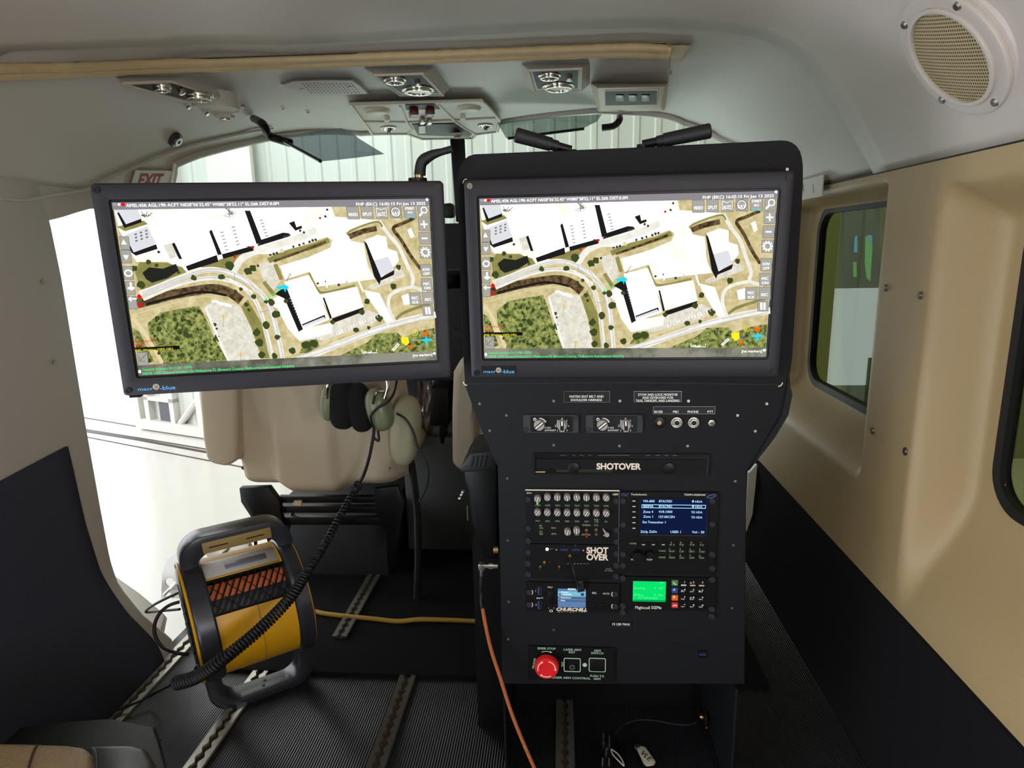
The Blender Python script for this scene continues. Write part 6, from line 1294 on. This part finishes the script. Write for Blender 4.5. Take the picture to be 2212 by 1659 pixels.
for x, y in ((1304, 1598), (1317, 1603), (1310, 1630), (1302, 1652), (1316, 1652)): q_ = at(x, y, Z=.03); m = MB(); m.tube([q_, q_+Vector((0, 0, .016))], [.0028, .0016], 8); m.build('toggle', 'chrome', cp_)
m = MB(); m.tube(spl([at(x, y, Z=.034) for x, y in ((1320, 1618), (1334, 1628), (1344, 1642), (1348, 1654), (1338, 1645), (1324, 1630), (1320, 1618))], 6), .0012, 6); m.build('wire_loop', 'trim', cp_)
cl = thing('spring_clip', at(1522, 1550, Z=.03), 'thin cable ending in a small brass spring clip under the rack', 'clip')
m = MB(); m.tube(spl([at(x, y, Z=.035) for x, y in ((1328, 1588), (1345, 1567), (1375, 1556), (1410, 1556), (1450, 1563), (1485, 1566), (1505, 1560))], 8), .0012, 6); m.build('cable', 'shaft', cl)
m = MB(); q_ = at(1516, 1548, Z=.035); ell(m, q_, (.006, .006, .006), n=12, k=8); m.tube([at(1523, 1536, Z=.035), at(1527, 1550, Z=.035), at(1526, 1572, Z=.035)], [.002, .004, .002], 8); m.build('spring', 'brass', cl)
# ================================================================ hangar around the aircraft
m = MB(); m.box((0, 4, -1.22), (60, 50, .04)); struct(m.build('floor_hangar', 'floorw', base=(0, 4, -1.24)), 'glossy white hangar floor outside the crew door')
WL = [(-5.45, 7.62), (-3.9, 7.02), (-1.6, 6.6), (2.0, 6.5)]
m = MB(); row0, row1 = [], []
for i in range(len(WL)-1):
    a, b = Vector((*WL[i], 0)), Vector((*WL[i+1], 0)); d = (b-a); n = max(1, int(d.length/.19)); dn = d.normalized(); nn = Vector((dn.y, -dn.x, 0))
    for k in range(n):
        for u, h in ((0, 0), (.42, 0), (.5, .012), (.72, .012), (.8, 0)):
            p = a+d*((k+u)/n)+nn*h; row0.append(Vector((p.x, p.y, -1.2+(.06 if i else .06)))); row1.append(Vector((p.x, p.y, 4.2)))
m.grid([row0, row1]); struct(m.build('wall_front', mat('white_ribbed_cladding', lin(202, 204, 198), .6), base=(0, 6.6, -1.2), smooth=False), 'white ribbed hangar wall seen through the windshield')
m = MB(); m.box((5.25, 6.52, 1.5), (6.5, .1, 5.4)); struct(m.build('wall_hangar_side', 'hgreen', base=(5, 6.5, -1.2)), 'dim green hangar wall ahead of the right windows')
m = MB(); m.box((8.5, 0, 1.5), (.1, 14, 5.4)); struct(m.build('wall_hangar_right', 'hgreen', base=(8.5, 0, -1.2)), 'dim green hangar wall beyond the right windows')
m = MB(); m.box((1.2, 0, 4.25), (14.6, 16, .1)); struct(m.build('ceiling_hangar', 'hgreen', base=(1, 0, 4.2)), 'hangar roof')
m = MB(); m.box((1.5, -7, 1.5), (14, .1, 5.4)); struct(m.build('wall_hangar_back', 'hgreen', base=(1, -7, -1.2)), 'hangar wall behind the aircraft')
# strips of daylight seen in the hangar's right wall
fr = Fr((0, 6.40, 0), (1, 0, 0), (0, 0, 1))
m = MB(); m.use(emi('daylight_sky_blue', lin(95, 165, 235), .9)); m.flat(fr, fr.qs([(1846, 512), (1852, 508), (1852, 545), (1844, 545)]), .0); m.flat(fr, fr.qs([(1873, 508), (1884, 508), (1884, 530)]), 0)
m.use(emi('daylight_grass', lin(120, 190, 120), .75)); m.flat(fr, fr.qs([(1843, 566), (1850, 566), (1851, 598), (1843, 598)]), .0); m.flat(fr, fr.qs([(1869, 512), (1873, 509), (1885, 532), (1880, 608), (1872, 600), (1868, 570)]), 0)
struct(m.build('window_4', None, smooth=False), 'narrow strips of daylight in the far hangar wall')
fr2 = Fr((0, 6.43, 0), (1, 0, 0), (0, 0, 1))
m = MB(); m.pf(fr2, fr2.qs([(1826, 440), (1900, 440), (1900, 900), (1838, 900), (1824, 800), (1821, 600)]), -.02, .01); struct(m.build('door_1', mat('dark_green_hangar_door', lin(66, 78, 60), .7)), 'darker green hangar door beyond the forward side window')
# hangar sliding door leaf stacked at the left, with floor track
FD = Fr((-5.45, 7.55, -1.2), (.932, -.36, 0), (0, 0, 1))
dl = thing('hangar_door_leaf', FD.O, 'white steel-framed sliding hangar door leaf seen below the left monitor', 'hangar door')
z0_ = FD.q(300, 918)[1]
m = MB(); m.bf(FD, FD.q(302, 900)[0], FD.q(302, 900)[0]+2.2, .02, 4.8, -.12, -.08); m.build('skin', 'hangar', dl)
for x0_, x1_ in ((297, 306), (318, 327), (371, 380), (428, 440)): m = MB(); m.bf(FD, FD.q(x0_, 900)[0], FD.q(x1_, 900)[0], .08, 4.6, -.08, .02); m.build('upright', 'hangar', dl)
m = MB(); m.bf(FD, FD.q(297, 900)[0], FD.q(297, 900)[0]+2.2, .02, .14, -.08, .04); m.build('bottom_rail', 'hangar', dl)
m = MB(); m.bf(FD, FD.q(318, 900)[0], FD.q(380, 900)[0], FD.q(340, 866)[1], FD.q(340, 858)[1], -.08, .02); m.build('cross_rail', 'hangar', dl)
m = MB(); m.tube([FD.p(*FD.q(388, 915), -.02), FD.p(*FD.q(428, 860), -.02)], .04, 8); m.build('brace', 'hangar', dl)
m = MB(); m.bf(FD, FD.q(343, 900)[0], FD.q(366, 900)[0], FD.q(355, 916)[1], FD.q(355, 870)[1], -.07, -.02); o = m.build('dark_cabinet', mat('grey_cabinet', lin(90, 88, 96), .5), dl)
for k, (L, w_) in enumerate((([(187, 932), (300, 950), (442, 976)], .035), ([(187, 928), (300, 946), (442, 970)], .02), ([(187, 903), (300, 922)], .02), ([(290, 964), (445, 994)], .015))):
    m = MB(); f5 = Fr((0, 0, -1.199), (1, 0, 0), (0, 1, 0)); q = f5.qs(L); d = (q[-1][0]-q[0][0], q[-1][1]-q[0][1]); q = [(q[0][0]-d[0], q[0][1]-d[1])]+q+[(q[-1][0]+d[0], q[-1][1]+d[1])]
    m.stroke(f5, q, w_*1.6, .0015+.0004*k); o = m.build('door_track_groove', mat('dark_rusty_groove', lin(70, 58, 52), .7), dl, smooth=False)
# ================================================================ light
w = bpy.data.worlds.new('World'); SC.world = w; w.use_nodes = True
bgd = w.node_tree.nodes['Background']; bgd.inputs[0].default_value = (.93, .96, 1, 1); bgd.inputs[1].default_value = 3.0
def area(name, loc, tgt, sx, sy, power, col):
    l = bpy.data.lights.new(name, 'AREA'); l.shape = 'RECTANGLE'; l.size = sx; l.size_y = sy; l.energy = power; l.color = col[:3]
    o = bpy.data.objects.new(name, l); COL.objects.link(o); o.location = loc
    o.rotation_euler = (Vector(tgt)-Vector(loc)).to_track_quat('-Z', 'Y').to_euler(); return o
area('cargo_door_daylight', (-1.25, -.6, .75), (.2, .4, .9), .9, 1.0, 10, (.80, .88, 1))
area('warm_rear_fill', (.38, -.9, 1.2), (-.35, 1, .95), .4, .3, 3.6, (1, .82, .58))  # added warm fill behind the camera, no known lamp there
area('cool_rear_fill', (.57, -.55, .72), (-.95, 1.0, 1.2), .5, .4, 12, (.80, .86, 1))  # added cool fill inside the right wall to brighten the left ceiling
area('left_ceiling_fill', (-1.45, .0, .1), (-.6, .45, 1.3), .8, .7, 30, (.80, .85, 1))  # added unseen fill aimed up to brighten the left ceiling
area('hangar_lamp_left', (-2.5, 4.5, 3.9), (-1.5, 6.6, 1), 3, 1.5, 140, (.97, 1, .98))
area('hangar_lamp_right', (4.5, 3.0, 3.9), (4, 6.4, 1), 3, 3, 150, (1, 1, .72))
area('cockpit_ceiling_fill', (-.2, 3.2, .5), (-.2, 1.7, 1.36), 1.3, .5, 9, (.84, 1, .97))  # added fill beyond the windshield to brighten the cockpit ceiling
SC.view_settings.view_transform = 'Standard'; SC.view_settings.look = 'None'; SC.view_settings.gamma = 1; SC.view_settings.exposure = .18
SC.view_settings.use_curve_mapping = False
SC.cycles.use_denoising = True
SC.cycles.max_bounces = 10
